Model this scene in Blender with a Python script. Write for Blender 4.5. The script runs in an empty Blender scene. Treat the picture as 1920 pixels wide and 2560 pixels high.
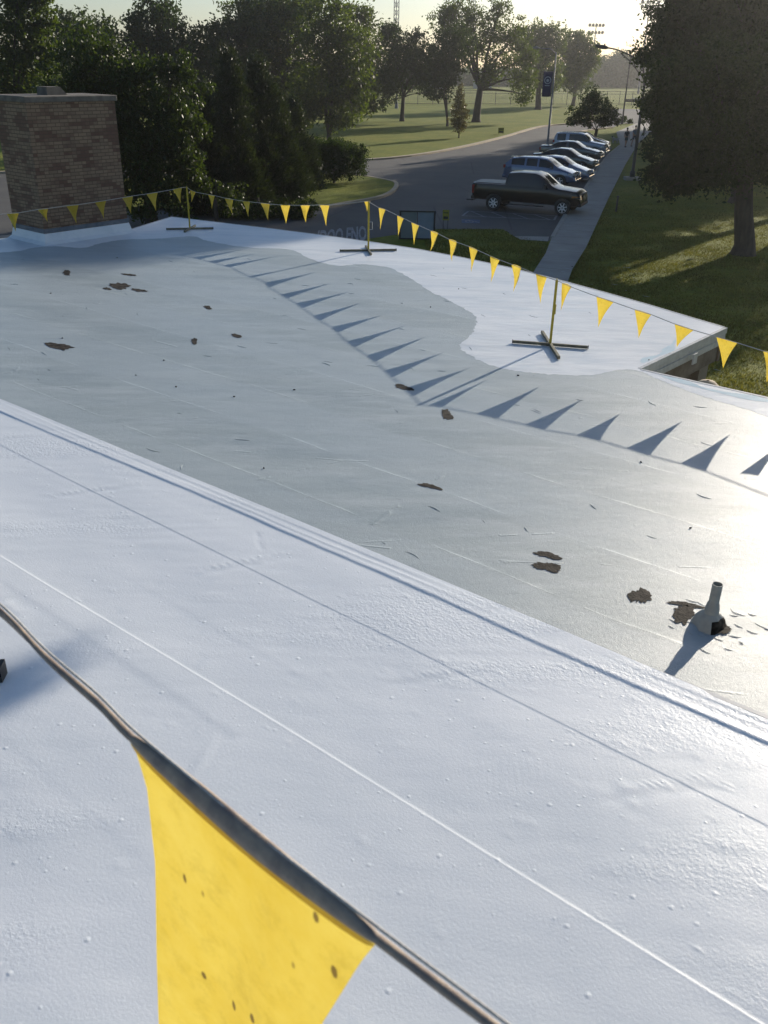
import bpy, bmesh, math, random, json
import numpy as np
from mathutils import Vector, Matrix, Euler
R = math.radians
scene = bpy.context.scene
# ---------------- camera, sky, sun, exposure ----------------
cam_d = bpy.data.cameras.new("camera"); cam = bpy.data.objects.new("camera", cam_d)
scene.collection.objects.link(cam); scene.camera = cam
CZ = 6.9
p_, r_ = R(26.9), R(1.2)
Fv = Vector((0, math.cos(p_), -math.sin(p_))); U0 = Vector((0, math.sin(p_), math.cos(p_))); R0 = Vector((1, 0, 0))
Rv = R0*math.cos(r_) + U0*math.sin(r_); Uv = U0*math.cos(r_) - R0*math.sin(r_)
m = Matrix((Rv, Uv, -Fv)).transposed().to_4x4(); m.translation = (0, 0, CZ); cam.matrix_world = m
cam_d.sensor_fit = 'VERTICAL'; cam_d.sensor_height = 36; cam_d.sensor_width = 27
cam_d.lens = 2220/2560*36; cam_d.clip_start = .05; cam_d.clip_end = 6000
cam_d.dof.use_dof = True; cam_d.dof.focus_distance = 7.0; cam_d.dof.aperture_fstop = 13.5
SAZ, SEL = R(37.2), R(16.3)
w = bpy.data.worlds.new("World"); scene.world = w; w.use_nodes = True
nt = w.node_tree; bg = nt.nodes['Background']; sky = nt.nodes.new('ShaderNodeTexSky')
sky.sky_type = 'NISHITA'; sky.sun_disc = False; sky.sun_elevation = SEL; sky.sun_rotation = SAZ
sky.altitude = 100; sky.air_density = 1.0; sky.dust_density = .6; sky.ozone_density = 3.0
nt.links.new(sky.outputs[0], bg.inputs[0]); bg.inputs[1].default_value = .088
sd = bpy.data.lights.new("sun", 'SUN'); sun = bpy.data.objects.new("sun", sd); scene.collection.objects.link(sun)
sd.energy = 5.0; sd.angle = R(.55); sd.color = (1, .89, .74)
sv = Vector((math.sin(SAZ)*math.cos(SEL), math.cos(SAZ)*math.cos(SEL), math.sin(SEL)))
sun.rotation_euler = sv.to_track_quat('Z', 'Y').to_euler(); sun.location = (20, 30, 40)
scene.view_settings.view_transform = 'Standard'; scene.view_settings.look = 'None'
scene.view_settings.gamma = 1; scene.view_settings.exposure = 0.42
scene.cycles.max_bounces = 8; scene.cycles.transparent_max_bounces = 8; scene.cycles.volume_bounces = 0
HAZE = .00040
# world coordinates in metres of everything laid out on the ground and the roofs
D = json.loads('''{"roof_far":[[-5.763,24.319],[-4.286,23.531],[-2.896,22.789],[-1.58,22.025],[-0.505,21.348],[0.611,20.551],[1.592,19.647],[2.486,18.719],[3.279,17.695],[3.98,16.692],[4.604,15.752],[5.098,14.927],[5.514,14.257]],"notch":[3.537,11.957],"edge_r":[4.896,10.875],"coat":[[-8.21,19.095],[-7.877,19.354],[-7.716,19.738],[-7.285,19.927],[-6.703,19.805],[-6.493,20.305],[-6.132,20.845],[-5.368,21.089],[-4.645,21.49],[-4.154,20.922],[-3.216,20.29],[-2.217,20.117],[-1.676,19.147],[-1.097,18.505],[-0.628,18.674],[-0.271,18.589],[0.043,18.343],[0.373,17.585],[0.766,16.367],[1.023,15.805],[1.279,15.194],[1.41,14.852],[1.443,14.439],[1.397,14.04],[1.312,13.611],[1.194,13.267],[1.088,12.959],[1.081,12.69],[1.161,12.496],[1.336,12.125],[1.562,11.866],[1.873,11.709],[2.29,11.615],[2.787,11.631],[3.227,11.889],[3.478,11.853],[3.704,11.404],[3.975,10.956],[4.321,10.543],[4.624,10.154]],"chim":{"fl":[-7.576,20.084],"l":[-8.433,20.986],"r":[-6.21,21.792]},"posts":[[-4.88,22.408],[-0.468,20.11],[2.427,12.98]],"P0":[-10.0,16.488],"P4":[7.215,7.602],"segs":[[[[-7.875,18.946,3.971],[-7.696,19.153,3.96],[-7.787,19.047,3.599]],[[-7.42,19.471,3.984],[-7.258,19.659,3.985],[-7.305,19.604,3.718]],[[-6.985,19.974,3.998],[-6.784,20.207,3.996],[-6.861,20.118,3.61]],[[-6.526,20.505,4.011],[-6.332,20.729,4.023],[-6.407,20.643,3.632]],[[-6.066,21.037,4.043],[-5.869,21.265,4.06],[-5.936,21.187,3.673]],[[-5.636,21.534,4.07],[-5.425,21.778,4.085],[-5.488,21.705,3.664]],[[-5.151,22.094,4.11],[-4.969,22.306,4.133],[-5.017,22.249,3.779]]],[[[-4.793,22.363,4.078],[-4.649,22.287,4.037],[-4.773,22.352,3.793]],[[-4.325,22.119,4.013],[-4.144,22.025,4.0],[-4.24,22.075,3.688]],[[-3.899,21.897,3.97],[-3.674,21.78,3.956],[-3.73,21.809,3.604]],[[-3.439,21.658,3.942],[-3.253,21.561,3.942],[-3.312,21.591,3.596]],[[-2.996,21.427,3.941],[-2.761,21.304,3.939],[-2.814,21.332,3.573]],[[-2.505,21.171,3.942],[-2.267,21.047,3.958],[-2.381,21.106,3.542]],[[-2.028,20.922,3.98],[-1.799,20.803,4.001],[-1.909,20.86,3.613]],[[-1.566,20.682,4.028],[-1.345,20.567,4.043],[-1.428,20.61,3.589]],[[-0.573,20.165,4.192],[-0.431,20.091,4.211],[-0.503,20.128,3.985]]],[[[-0.246,19.564,4.154],[-0.098,19.198,4.169],[-0.212,19.478,3.715]],[[0.14,18.612,4.148],[0.268,18.298,4.138],[0.166,18.548,3.754]],[[0.414,17.937,4.124],[0.556,17.589,4.119],[0.473,17.792,3.72]],[[0.76,17.086,4.111],[0.887,16.773,4.111],[0.768,17.067,3.737]],[[1.051,16.368,4.091],[1.178,16.057,4.095],[1.122,16.195,3.734]],[[1.358,15.613,4.104],[1.484,15.302,4.101],[1.414,15.474,3.7]],[[1.652,14.888,4.09],[1.776,14.582,4.089],[1.687,14.803,3.677]],[[1.922,14.224,4.095],[2.039,13.934,4.1],[1.983,14.074,3.697]],[[2.203,13.531,4.099],[2.325,13.231,4.113],[2.279,13.344,3.697]]],[[[2.492,12.907,4.107],[2.606,12.779,4.078],[2.504,12.894,3.701]],[[2.901,12.448,4.03],[3.098,12.227,4.007],[2.964,12.377,3.608]],[[3.327,11.969,3.975],[3.505,11.769,3.959],[3.41,11.876,3.604]],[[3.744,11.501,3.912],[3.937,11.284,3.89],[3.804,11.433,3.62]],[[4.149,11.046,3.877],[4.345,10.826,3.866],[4.264,10.916,3.506]],[[4.571,10.571,3.845],[4.767,10.352,3.836],[4.662,10.469,3.48]]]],"curb_far":[[-1.77,74.08],[2.86,80.14],[7.56,90.29],[12.36,102.91],[17.25,117.18],[20.44,123.49],[23.06,126.79]],"curb_near_far":[[12.13,80.06],[14.93,89.24],[18.08,100.61],[20.53,107.56],[22.89,114.01]],"bulb":[[-5.58,46.94],[-4.01,47.56],[-2.57,49.76],[-0.79,52.35],[0.08,55.22],[0.35,58.87],[-0.14,60.45],[-0.98,61.6],[-1.79,62.57],[-3.14,63.02]],"walk_l":[[5.5,33.86],[6.31,36.8],[6.99,39.81],[8.93,47.33],[11.51,56.3],[15.1,69.65],[18.43,81.44],[22.07,92.75]],"walk_r":[[6.85,33.79],[8.26,38.39],[12.39,53.36],[18.18,73.9],[24.53,95.69],[28.06,106.11]],"grass_lo":[[-0.83,39.97],[2.12,42.72],[5.3,43.11],[5.57,41.12],[7.09,40.21]],"hatch":[[3.65,46.9],[4.1,48.55],[8.52,47.53],[8.17,46.12]],"hc":[[3.54,45.84],[4.44,45.71],[4.34,44.6],[3.46,44.61]],"letters":[[-3.26,41.62],[-1.13,43.21],[-1.02,39.55],[-3.08,39.31]],"truck":[[8.77,47.44],[5.57,48.76]],"noses":[[10.62,51.83],[11.79,59.78],[13.25,62.76],[15.01,69.63],[16.9,76.72],[18.33,81.41],[19.82,87.89]],"lamp":[[16.42,64.44]],"banner":[[14.33,88.25]],"ppl":[[22.05,90.53],[22.97,91.18]],"signs":[[11.94,105.71],[2.57,42.77]],"trees":[[14.74,38.04],[-10.78,106.45],[-6.17,94.6],[-4.95,113.75],[1.26,126.16],[6.7,117.5],[11.05,127.82],[6.9,99.19],[25.04,167.81],[34.32,186.06],[20.45,96.6],[85.13,366.59],[-3.53,58.42],[11.98,49.37],[22.34,96.59],[27.79,106.62],[31.3,132.12],[31.92,130.58],[33.56,130.28],[30.65,129.31]],"fence":[[-9.17,170.34],[8.78,180.7],[24.32,186.5],[54.06,200.85]],"road_r":[[36.03,157.8],[37.96,142.93],[30.77,131.94],[35.29,132.58]],"left":[[-42.94,105.57],[-32.71,79.67],[-25.08,60.37],[-21.8,52.08],[-19.79,46.98],[-17.68,41.66]],"shadowline":[[11.17,25.76],[8.05,21.16]],"shade_road":[[-1.36,57.21],[3.46,66.92],[10.58,81.14]],"T":{"E1":[[-10.78,106.45],[[-12.43,106.27,9.821,3.58,2.95],[-14.638,105.988,6.778,2.98,3.41],[-10.453,106.483,5.706,3.01,3.01],[-15.27,105.899,10.858,2.3,1.88],[-10.712,106.457,11.694,3.34,2.09],[-12.234,106.293,3.339,2.61,1.74]]],"E2":[[-6.17,94.6],[[-6.191,94.599,9.59,2.81,2.81],[-4.322,94.702,6.954,2.47,2.85],[-7.002,94.542,4.85,3.07,2.3],[-4.128,94.711,4.031,1.93,1.74],[-8.57,94.413,2.903,1.94,1.36],[-5.1,94.664,1.714,1.37,0.98]]],"E3":[[-4.95,113.75],[[-3.625,113.8,11.191,1.79,1.43],[-3.145,113.814,7.815,2.05,2.73],[-3.116,113.815,4.741,1.48,2.31],[-2.487,113.83,2.358,0.75,1.03],[-4.26,113.778,2.835,1.86,1.86]]],"F":[[1.26,126.16],[[0.019,126.166,9.095,1.91,1.91],[2.835,126.134,7.583,2.27,1.92],[0.857,126.163,5.962,3.15,2.44],[4.044,126.101,5.109,1.53,1.63],[-1.143,126.161,4.089,1.64,2.31],[5.154,126.061,6.498,1.32,1.83],[-0.761,126.164,10.406,1.1,1.0],[3.007,126.13,9.814,0.7,0.8],[-1.358,126.159,1.752,0.52,0.72],[4.521,126.085,3.41,0.72,0.82]]],"G":[[6.7,117.5],[[6.05,117.535,7.18,2.12,2.83],[5.596,117.558,4.836,1.52,2.0],[7.296,117.464,8.457,2.11,2.34],[5.3,117.571,6.11,1.23,1.9],[5.189,117.576,3.317,0.67,0.58]]],"G2":[[11.05,127.82],[[6.042,128.154,11.254,1.62,1.72],[7.227,128.093,12.685,1.76,1.26],[9.759,127.925,12.197,1.81,1.61],[13.17,127.619,13.208,1.3,1.3],[12.63,127.674,10.472,2.43,1.92],[15.409,127.368,10.071,1.72,2.12],[9.927,127.912,9.534,2.44,2.14],[16.55,127.225,5.558,1.75,2.83],[13.928,127.539,6.656,2.26,2.05],[11.978,127.736,5.466,1.34,1.34],[17.088,127.154,3.477,1.14,1.14],[8.132,128.039,9.952,1.63,2.13],[17.099,127.152,7.854,1.02,1.32]]],"sap":[[6.9,99.19],[[6.766,99.199,4.58,0.32,0.56],[6.814,99.196,3.74,0.53,0.69],[6.826,99.195,2.817,0.77,0.73],[6.843,99.194,1.812,0.98,0.9],[6.881,99.191,1.137,0.74,0.49]]],"H":[[25.04,167.81],[[23.978,167.965,11.149,2.26,2.26],[21.979,168.238,9.344,1.88,2.55],[25.273,167.775,7.91,3.02,3.36],[26.636,167.564,10.602,2.0,2.53],[23.523,168.029,5.463,1.76,2.3],[26.59,167.571,4.614,1.76,1.9],[21.034,168.359,11.104,1.2,1.2]]],"I":[[34.32,186.06],[[33.027,186.294,10.293,2.22,2.37],[34.851,185.961,8.147,3.13,3.13],[32.328,186.416,6.767,2.4,3.3],[36.894,185.567,7.853,1.64,2.68],[34.804,185.97,4.124,2.41,2.26],[35.119,185.911,10.784,1.48,1.48]]],"K":[[20.45,96.6],[[20.106,96.672,3.466,1.5,1.03],[18.757,96.943,2.597,1.19,0.72],[21.34,96.407,2.672,1.03,0.87],[17.997,97.087,1.807,0.6,0.36],[22.176,96.218,2.045,0.44,0.32],[19.708,96.754,4.244,0.71,0.63],[19.531,96.79,1.889,0.8,0.48],[20.864,96.511,1.931,0.8,0.48]]],"bush":[[-3.53,58.42],[[-3.158,58.441,1.33,1.48,1.13],[-4.38,58.362,1.543,1.23,1.18],[-2.224,58.484,1.413,0.74,0.89],[-3.642,58.413,2.077,0.98,0.54]]],"L1":[[-11.0,42.51],[[-12.704,42.032,6.42,1.53,1.36],[-11.279,42.437,5.671,1.38,1.38],[-13.865,41.664,5.177,1.2,1.2],[-10.363,42.67,4.083,1.42,1.42],[-9.901,42.779,2.59,1.12,1.45],[-11.56,42.361,2.931,1.43,1.6],[-12.42,42.117,4.077,1.4,1.57],[-13.656,41.733,3.109,1.4,1.75],[-9.055,42.966,4.579,0.89,1.24],[-9.062,42.965,2.248,0.76,1.09],[-10.898,42.536,1.055,1.1,0.91],[-9.392,42.894,0.241,0.56,0.46],[-9.392,42.894,6.632,0.69,0.69],[-14.799,41.341,3.921,1.03,1.55]]],"shrubs":[[-6.52,44.88],[[-7.277,44.764,0.002,0.87,0.58],[-5.742,44.986,0.279,1.07,0.68],[-4.596,45.118,0.002,0.82,0.68],[-7.979,44.644,0.834,0.77,0.77],[-4.006,45.174,0.473,0.58,0.58]]],"A":[[-24.89,64.01],[[-24.355,64.215,8.355,1.78,2.29],[-22.852,64.766,8.625,1.15,1.8],[-25.027,63.956,5.365,1.56,2.08],[-23.057,64.693,6.329,1.44,1.83],[-23.39,64.573,10.379,1.51,1.01],[-24.818,64.038,3.707,1.58,1.32]]],"B":[[-30.38,94.13],[[-28.929,94.586,9.006,2.33,1.5],[-30.532,94.081,8.468,1.5,1.87],[-27.502,95.011,7.876,1.52,1.71],[-29.756,94.329,6.479,3.04,1.9],[-28.563,94.697,4.787,3.08,1.92]]],"C":[[-23.21,96.19],[[-22.623,96.33,10.506,2.13,1.44],[-21.021,96.692,8.022,2.7,2.12],[-24.386,95.899,8.959,1.3,1.71],[-19.454,97.019,6.675,1.95,1.76],[-22.678,96.317,5.921,3.5,2.33],[-23.979,96.001,7.616,1.92,1.92],[-21.747,96.531,3.822,3.55,2.36]]],"Dd":[[-17.37,100.75],[[-17.196,100.78,9.395,1.8,1.12],[-15.428,101.066,9.612,1.6,1.44],[-18.272,100.59,7.778,2.01,1.81],[-15.581,101.042,6.753,2.44,2.44],[-17.298,100.762,4.53,2.87,2.46],[-13.888,101.289,8.939,1.61,2.42]]],"C1":[[-6.94,50.33],[7.12,1.21]],"C2":[[-7.98,47.97],[7.34,1.11]],"C3":[[-5.65,54.66],[4.98,1.07]],"C4":[[-9.14,46.44],[5.96,0.94]],"C5":[[-6.29,51.2],[5.74,1.14]],"T1":[[14.74,38.04],[[11.488,39.145,5.602,1.2,1.44],[13.103,38.634,4.636,1.92,1.76],[12.16,38.942,3.696,1.22,1.22],[11.816,39.047,2.521,0.83,0.46],[13.944,38.339,6.246,1.4,1.55],[14.611,38.09,4.115,1.27,1.43],[13.383,38.538,2.997,1.3,0.62],[10.999,39.285,4.402,0.65,0.98],[10.864,39.323,6.593,0.76,0.95],[12.526,38.825,6.349,1.26,1.26],[11.126,39.249,3.032,0.56,0.56],[15.235,37.845,5.158,1.4,1.4]]],"T2":[[20.0,54.0],[[15.365,55.497,9.211,1.53,1.96],[14.783,55.655,7.651,1.15,1.11],[16.516,55.166,10.718,1.92,1.92],[18.448,54.55,9.607,1.92,2.35],[17.019,55.012,7.687,1.97,2.19],[15.945,55.333,5.47,1.58,1.8],[14.96,55.607,5.031,0.68,0.91],[18.856,54.41,7.329,1.96,2.18],[15.129,55.562,12.003,1.7,1.49],[17.296,54.926,11.807,1.9,1.47],[17.333,54.914,13.748,1.45,0.95],[18.613,54.494,13.806,1.54,0.94],[19.871,54.048,13.348,1.22,0.94]]],"T2b":[[28.5,58.0],[[21.516,60.937,10.148,2.14,2.62],[23.088,60.359,8.483,2.15,2.63],[21.848,60.819,7.177,2.19,2.19],[22.766,60.481,4.54,2.23,1.98],[24.956,59.611,9.332,2.35,2.81],[23.267,60.29,11.768,2.32,2.09],[22.0,57.6,16.9,1.7,0.6],[24.0,58.9,17.2,1.7,0.6],[25.8,60.2,16.9,1.7,0.55],[28,60,14.5,3,2],[20.2,56.6,16.9,1.2,0.5]]],"T3":[[25.5,68],[[26.03,66.72,12.29,3.5,3.36],[28.49,66.07,12.12,3.5,3.36],[24.92,70.08,6.4,3.5,3.36],[23.13,65.64,6.34,3.5,3.36],[26.66,65.9,5.57,3.5,3.36],[22.34,66.2,8.92,3.5,3.36],[22.86,66.18,10.06,3.5,3.36],[24.23,64.82,10.15,3.5,3.36],[24.11,69.79,6.74,3.5,3.36],[27.53,70.1,9.58,3.5,3.36],[22.79,69.41,8.48,3.5,3.36],[22.76,65.5,6.99,3.5,3.36],[27.03,64.54,11.98,3.5,3.36],[23.11,67.98,8.02,3.5,3.36],[25.5,68,11.89,3.85,2.9]]],"T4":[[31,84],[[34.7,84.27,9.85,4.0,3.84],[34.32,84.13,13.23,4.0,3.84],[32.99,88.0,8.28,4.0,3.84],[28.93,80.57,7.38,4.0,3.84],[26.56,84.19,8.91,4.0,3.84],[34.15,83.39,5.82,4.0,3.84],[29.84,79.92,11.15,4.0,3.84],[34.12,81.91,11.18,4.0,3.84],[30.15,83.87,12.38,4.0,3.84],[27.97,82.84,9.19,4.0,3.84],[29.38,88.02,12.94,4.0,3.84],[34.79,84.9,7.62,4.0,3.84],[30.62,85.81,10.76,4.0,3.84],[32.91,85.94,7.3,4.0,3.84],[31,84,13.12,4.4,3.2]]],"T5":[[37.5,100],[[41.12,99.67,8.76,4.25,4.08],[38.23,102.9,7.79,4.25,4.08],[40.11,96.06,10.07,4.25,4.08],[41.85,101.65,7.48,4.25,4.08],[34.56,99.36,8.23,4.25,4.08],[40.24,98.9,6.39,4.25,4.08],[35.99,97.95,13.71,4.25,4.08],[32.66,100.92,12.06,4.25,4.08],[40.09,98.72,8.08,4.25,4.08],[35.02,96.13,5.97,4.25,4.08],[34.86,99.38,6.77,4.25,4.08],[36.72,98.05,12.14,4.25,4.08],[37.98,99.39,10.49,4.25,4.08],[35.16,97.57,10.83,4.25,4.08],[37.5,100,13.94,4.68,3.4]]],"T6":[[44,116],[[47.23,114.24,9.78,4.5,4.32],[42.63,114.6,9.84,4.5,4.32],[47.27,119.4,10.82,4.5,4.32],[47.65,113.01,12.33,4.5,4.32],[43.49,111.53,7.99,4.5,4.32],[43.93,113.87,8.53,4.5,4.32],[41.33,112.84,14.14,4.5,4.32],[45.3,117.61,15.08,4.5,4.32],[46.91,117.92,7.69,4.5,4.32],[42.52,114.34,7.67,4.5,4.32],[46.72,115.71,10.6,4.5,4.32],[41.67,116.69,14.85,4.5,4.32],[43.04,112.78,7.85,4.5,4.32],[39.45,114.77,12.78,4.5,4.32],[44,116,14.76,4.95,3.6]]],"T7":[[40,88],[[38.84,91.36,9.64,4.0,3.84],[43.41,89.42,11.83,4.0,3.84],[41.07,84.78,6.94,4.0,3.84],[40.84,86.45,6.19,4.0,3.84],[38.78,91.67,6.12,4.0,3.84],[41.46,91.24,6.14,4.0,3.84],[36.82,84.76,9.67,4.0,3.84],[42.53,89.86,11.32,4.0,3.84],[41.84,84.0,8.61,4.0,3.84],[35.88,90.43,8.98,4.0,3.84],[35.87,86.34,12.03,4.0,3.84],[39.54,85.12,7.72,4.0,3.84],[40.02,83.3,12.39,4.0,3.84],[35.74,87.17,5.71,4.0,3.84],[40,88,13.12,4.4,3.2]]],"T8":[[52,132],[[53.29,137.08,11.6,4.5,4.32],[53.49,127.08,13.29,4.5,4.32],[55.47,129.97,10.97,4.5,4.32],[50.52,132.95,10.37,4.5,4.32],[49.94,133.71,9.0,4.5,4.32],[48.62,135.03,12.78,4.5,4.32],[52.11,134.19,10.63,4.5,4.32],[48.62,128.75,8.63,4.5,4.32],[55.67,134.89,8.51,4.5,4.32],[49.22,134.69,12.69,4.5,4.32],[54.65,130.8,6.98,4.5,4.32],[49.72,134.24,9.91,4.5,4.32],[48.49,133.31,10.18,4.5,4.32],[55.85,128.49,11.9,4.5,4.32],[52,132,13.94,4.95,3.4]]],"T10":[[23.5,49],[[25.05,47.52,8.4,2.1,2.02],[22.99,47.44,8.93,2.1,2.02],[24.46,50.63,8.34,2.1,2.02],[25.69,48.85,7.75,2.1,2.02],[21.93,50.9,9.26,2.1,2.02],[23.23,46.61,9.93,2.1,2.02],[25.26,48.35,5.49,2.1,2.02],[23.5,49,10.25,2.31,2.5]]]},"far":[[[70.05,354.09],6.16,4.99],[[75.52,356.18],10.06,5.7],[[81.84,358.6],11.21,6.45],[[89.06,361.36],9.7,6.51],[[94.75,363.54],7.87,5.84],[[100.51,365.74],9.27,6.6],[[59.3,349.98],4.98,5.64],[[50.29,346.53],4.34,5.59],[[41.45,343.15],4.95,6.22],[[33.49,340.11],4.34,5.49],[[24.97,336.85],4.69,5.43],[[15.92,333.39],5.03,6.04],[[7.73,330.25],4.19,5.33],[[-0.31,327.18],4.54,5.94],[[-8.21,324.16],3.94,5.23],[[-15.96,321.19],4.52,5.83]],"h":{"lamp":7.75,"banner":7.92,"farpole":8.17,"fence":1.56,"post":0.66,"ban_top":6.34,"ban_bot":4.37},"lamp_pts":[[16.405,64.444,6.02],[16.127,64.514,6.947],[15.759,64.605,7.309],[15.364,64.7,7.509],[14.844,64.821,7.731],[14.331,64.936,7.883],[13.752,65.062,7.966]],"lamp_in":[[16.315,64.467,6.135],[16.216,64.492,6.32],[15.79,64.597,6.731],[15.304,64.714,7.232],[14.706,64.853,7.659]],"board":[[0.414,39.824,1.141],[1.945,39.779,1.278],[1.895,39.781,-0.099],[0.452,39.824,-0.169]],"tower":[[0.626,322.411],[31.253,405.496]],"flood":[[66.291,332.623,18.9],[66.544,332.572,16.825]],"flood2":[[70.432,282.473,22.958],[70.585,282.435,21.904]],"signb":[[47.135,198.819,0.907],[53.02,197.331,0.705],[53.052,197.323,0.487],[47.204,198.803,0.393]],"blue":[[9.356,289.427,0.889],[14.745,289.202,0.996],[12.715,289.298,4.428]],"blue2":[[26.114,301.321,0.951],[29.261,301.031,1.017],[27.658,301.183,3.179]],"gpole":[0.65,161.34],"thin":[[-8.0,42.9],2.0],"darkbox":[[-9.8,22.229,3.35],[-8.537,20.673,3.35]],"patch":[[[-6.214,17.304],[0.123,-0.056],[-0.082,0.25]],[[-5.001,17.242],[0.166,-0.078],[-0.028,0.106]],[[-4.917,16.295],[0.257,-0.116],[-0.075,0.273]],[[-5.075,16.056],[0.082,-0.037],[-0.036,0.124]],[[-4.48,15.985],[0.17,-0.076],[-0.035,0.138]],[[-3.034,14.857],[0.088,-0.039],[-0.022,0.121]],[[-2.862,12.856],[0.07,-0.028],[-0.034,0.168]],[[-2.285,13.179],[0.081,-0.032],[-0.021,0.132]],[[-4.747,12.448],[0.202,-0.072],[-0.074,0.22]],[[0.225,10.953],[0.138,-0.051],[0.001,0.111]],[[0.726,9.992],[0.084,-0.029],[0.009,0.178]],[[0.451,7.974],[0.125,-0.035],[0.002,0.056]],[[1.414,6.638],[0.125,-0.031],[0.01,0.063]],[[1.376,6.434],[0.122,-0.03],[0.015,0.1]],[[2.048,6.011],[0.093,-0.022],[0.033,0.133]],[[2.318,5.757],[0.092,-0.021],[0.041,0.143]],[[2.38,5.895],[0.146,-0.034],[0.012,0.041]]],"pipe":[2.472,5.622],"globe":[4.404,11.528,3.05],"up":{"O":[-0.0815,2.7152],"e":[0.78832,-0.61526],"n":[-0.61526,-0.78832]},"rope":[[-0.678,0.987,6.4],[-0.481,0.829,6.4],[-0.383,0.746,6.4],[-0.314,0.674,6.4],[-0.246,0.61,6.4],[-0.203,0.565,6.4],[-0.142,0.509,6.4],[-0.086,0.457,6.4],[-0.038,0.416,6.4],[0.001,0.383,6.4],[0.035,0.355,6.4],[0.069,0.327,6.4],[0.123,0.282,6.4],[0.174,0.24,6.4]],"ffedge":[[-0.194,0.557,6.358],[-0.197,0.56,6.266],[-0.214,0.575,6.111],[-0.237,0.595,5.881],[-0.255,0.611,5.511]],"ffr":[[-0.01,0.393,6.366],[-0.04,0.42,6.256],[-0.118,0.489,5.982],[-0.255,0.611,5.511]],"foot":[-1.015,1.962,5.4],"shadow":[[-1.074,2.047,5.4],[-0.821,2.104,5.4],[-1.005,1.87,5.4]],"cars":{"noses":[[10.62,51.83],[11.79,59.78],[13.25,62.76],[15.01,69.63],[16.9,76.72],[18.33,81.41],[19.82,87.89]]}}''')
col = scene.collection
# ---------------- helpers ----------------
def mesh(name, V, F, m=None, parent=None, smooth=False, loc=None):
    me = bpy.data.meshes.new(name); me.from_pydata([tuple(v) for v in V], [], F); me.update()
    return ob(name, me, m, parent, smooth, loc)
def ob(name, me, m=None, parent=None, smooth=False, loc=None):
    o = bpy.data.objects.new(name, me); col.objects.link(o)
    if m: me.materials.append(m)
    if smooth: me.polygons.foreach_set('use_smooth', [True]*len(me.polygons))
    if parent: o.parent = parent
    if loc: o.location = loc
    return o
def tag(o, label=None, cat=None, group=None, kind=None):
    if label: o['label'] = label
    if cat: o['category'] = cat
    if group: o['group'] = group
    if kind: o['kind'] = kind
    return o
def empty(name, loc, rz=0):
    o = bpy.data.objects.new(name, None); col.objects.link(o); o.location = loc; o.rotation_euler = (0, 0, rz); o.empty_display_size = .2
    return o
class MB:
    def __init__(s): s.V = []; s.F = []
    def add(s, V, F):
        n = len(s.V); s.V += [tuple(v) for v in V]; s.F += [[i+n for i in f] for f in F]; return s
    def box(s, c, d, rz=0, bev=0):
        x, y, z = [a/2 for a in d]; M = Matrix.Rotation(rz, 3, 'Z'); c = Vector(c)
        P = [Vector((sx*x, sy*y, sz*z)) for sz in (-1, 1) for sx, sy in ((-1, -1), (1, -1), (1, 1), (-1, 1))]
        return s.add([M @ q + c for q in P], [[3, 2, 1, 0], [4, 5, 6, 7], [0, 1, 5, 4], [1, 2, 6, 5], [2, 3, 7, 6], [3, 0, 4, 7]])
    def tube(s, P, r, n=8, caps=True):
        P = [Vector(q) for q in P]; rs = r if isinstance(r, (list, tuple)) else [r]*len(P)
        up = None; V = []; F = []
        for i, q in enumerate(P):
            t = (P[min(i+1, len(P)-1)] - P[max(i-1, 0)]).normalized()
            if up is None: up = t.orthogonal().normalized()
            up = (up - t*up.dot(t)); up = up.normalized() if up.length > 1e-6 else t.orthogonal().normalized()
            b = t.cross(up)
            for k in range(n):
                a = 2*math.pi*k/n; V.append(q + (up*math.cos(a) + b*math.sin(a))*rs[i])
        for i in range(len(P)-1):
            for k in range(n):
                k2 = (k+1) % n; F.append([i*n+k, i*n+k2, (i+1)*n+k2, (i+1)*n+k])
        if caps: F.append(list(range(n))[::-1]); F.append([(len(P)-1)*n+k for k in range(n)])
        return s.add(V, F)
    def lathe(s, prof, n=16, c=(0, 0, 0), axis='Z'):
        V = []; F = []; c = Vector(c)
        for (r, z) in prof:
            for k in range(n):
                a = 2*math.pi*k/n; q = Vector((r*math.cos(a), r*math.sin(a), z))
                if axis == 'Y': q = Vector((q.x, q.z, q.y))
                V.append(c+q)
        for i in range(len(prof)-1):
            for k in range(n):
                k2 = (k+1) % n; F.append([i*n+k, i*n+k2, (i+1)*n+k2, (i+1)*n+k])
        return s.add(V, F)
    def prism(s, poly, z0, z1):
        n = len(poly); return s.add([(x, y, z0) for x, y in poly] + [(x, y, z1) for x, y in poly],
            [list(range(n))[::-1], list(range(n, 2*n))] + [[i, (i+1) % n, n+(i+1) % n, n+i] for i in range(n)])
    def build(s, name, m=None, parent=None, smooth=False, loc=None):
        o = mesh(name, s.V, s.F, m, parent, smooth, loc)
        bm = bmesh.new(); bm.from_mesh(o.data); bmesh.ops.recalc_face_normals(bm, faces=bm.faces); bm.to_mesh(o.data); bm.free()
        return o
def smooth_ang(o, a=40):
    me = o.data; me.polygons.foreach_set('use_smooth', [True]*len(me.polygons)); me.set_sharp_from_angle(angle=R(a)); return o
def bevel(o, w=.01, seg=2, ang=40):
    b = o.modifiers.new('bevel', 'BEVEL'); b.width = w; b.segments = seg; b.limit_method = 'ANGLE'; b.angle_limit = R(ang); return o
def sheet(name, poly, z, m, parent=None):
    bm = bmesh.new(); vs = [bm.verts.new((x, y, z)) for x, y in poly]; f = bm.faces.new(vs); bm.normal_update()
    if f.normal.z < 0: f.normal_flip()
    bmesh.ops.triangulate(bm, faces=bm.faces[:]); me = bpy.data.meshes.new(name); bm.to_mesh(me); bm.free()
    return ob(name, me, m, parent)
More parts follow.
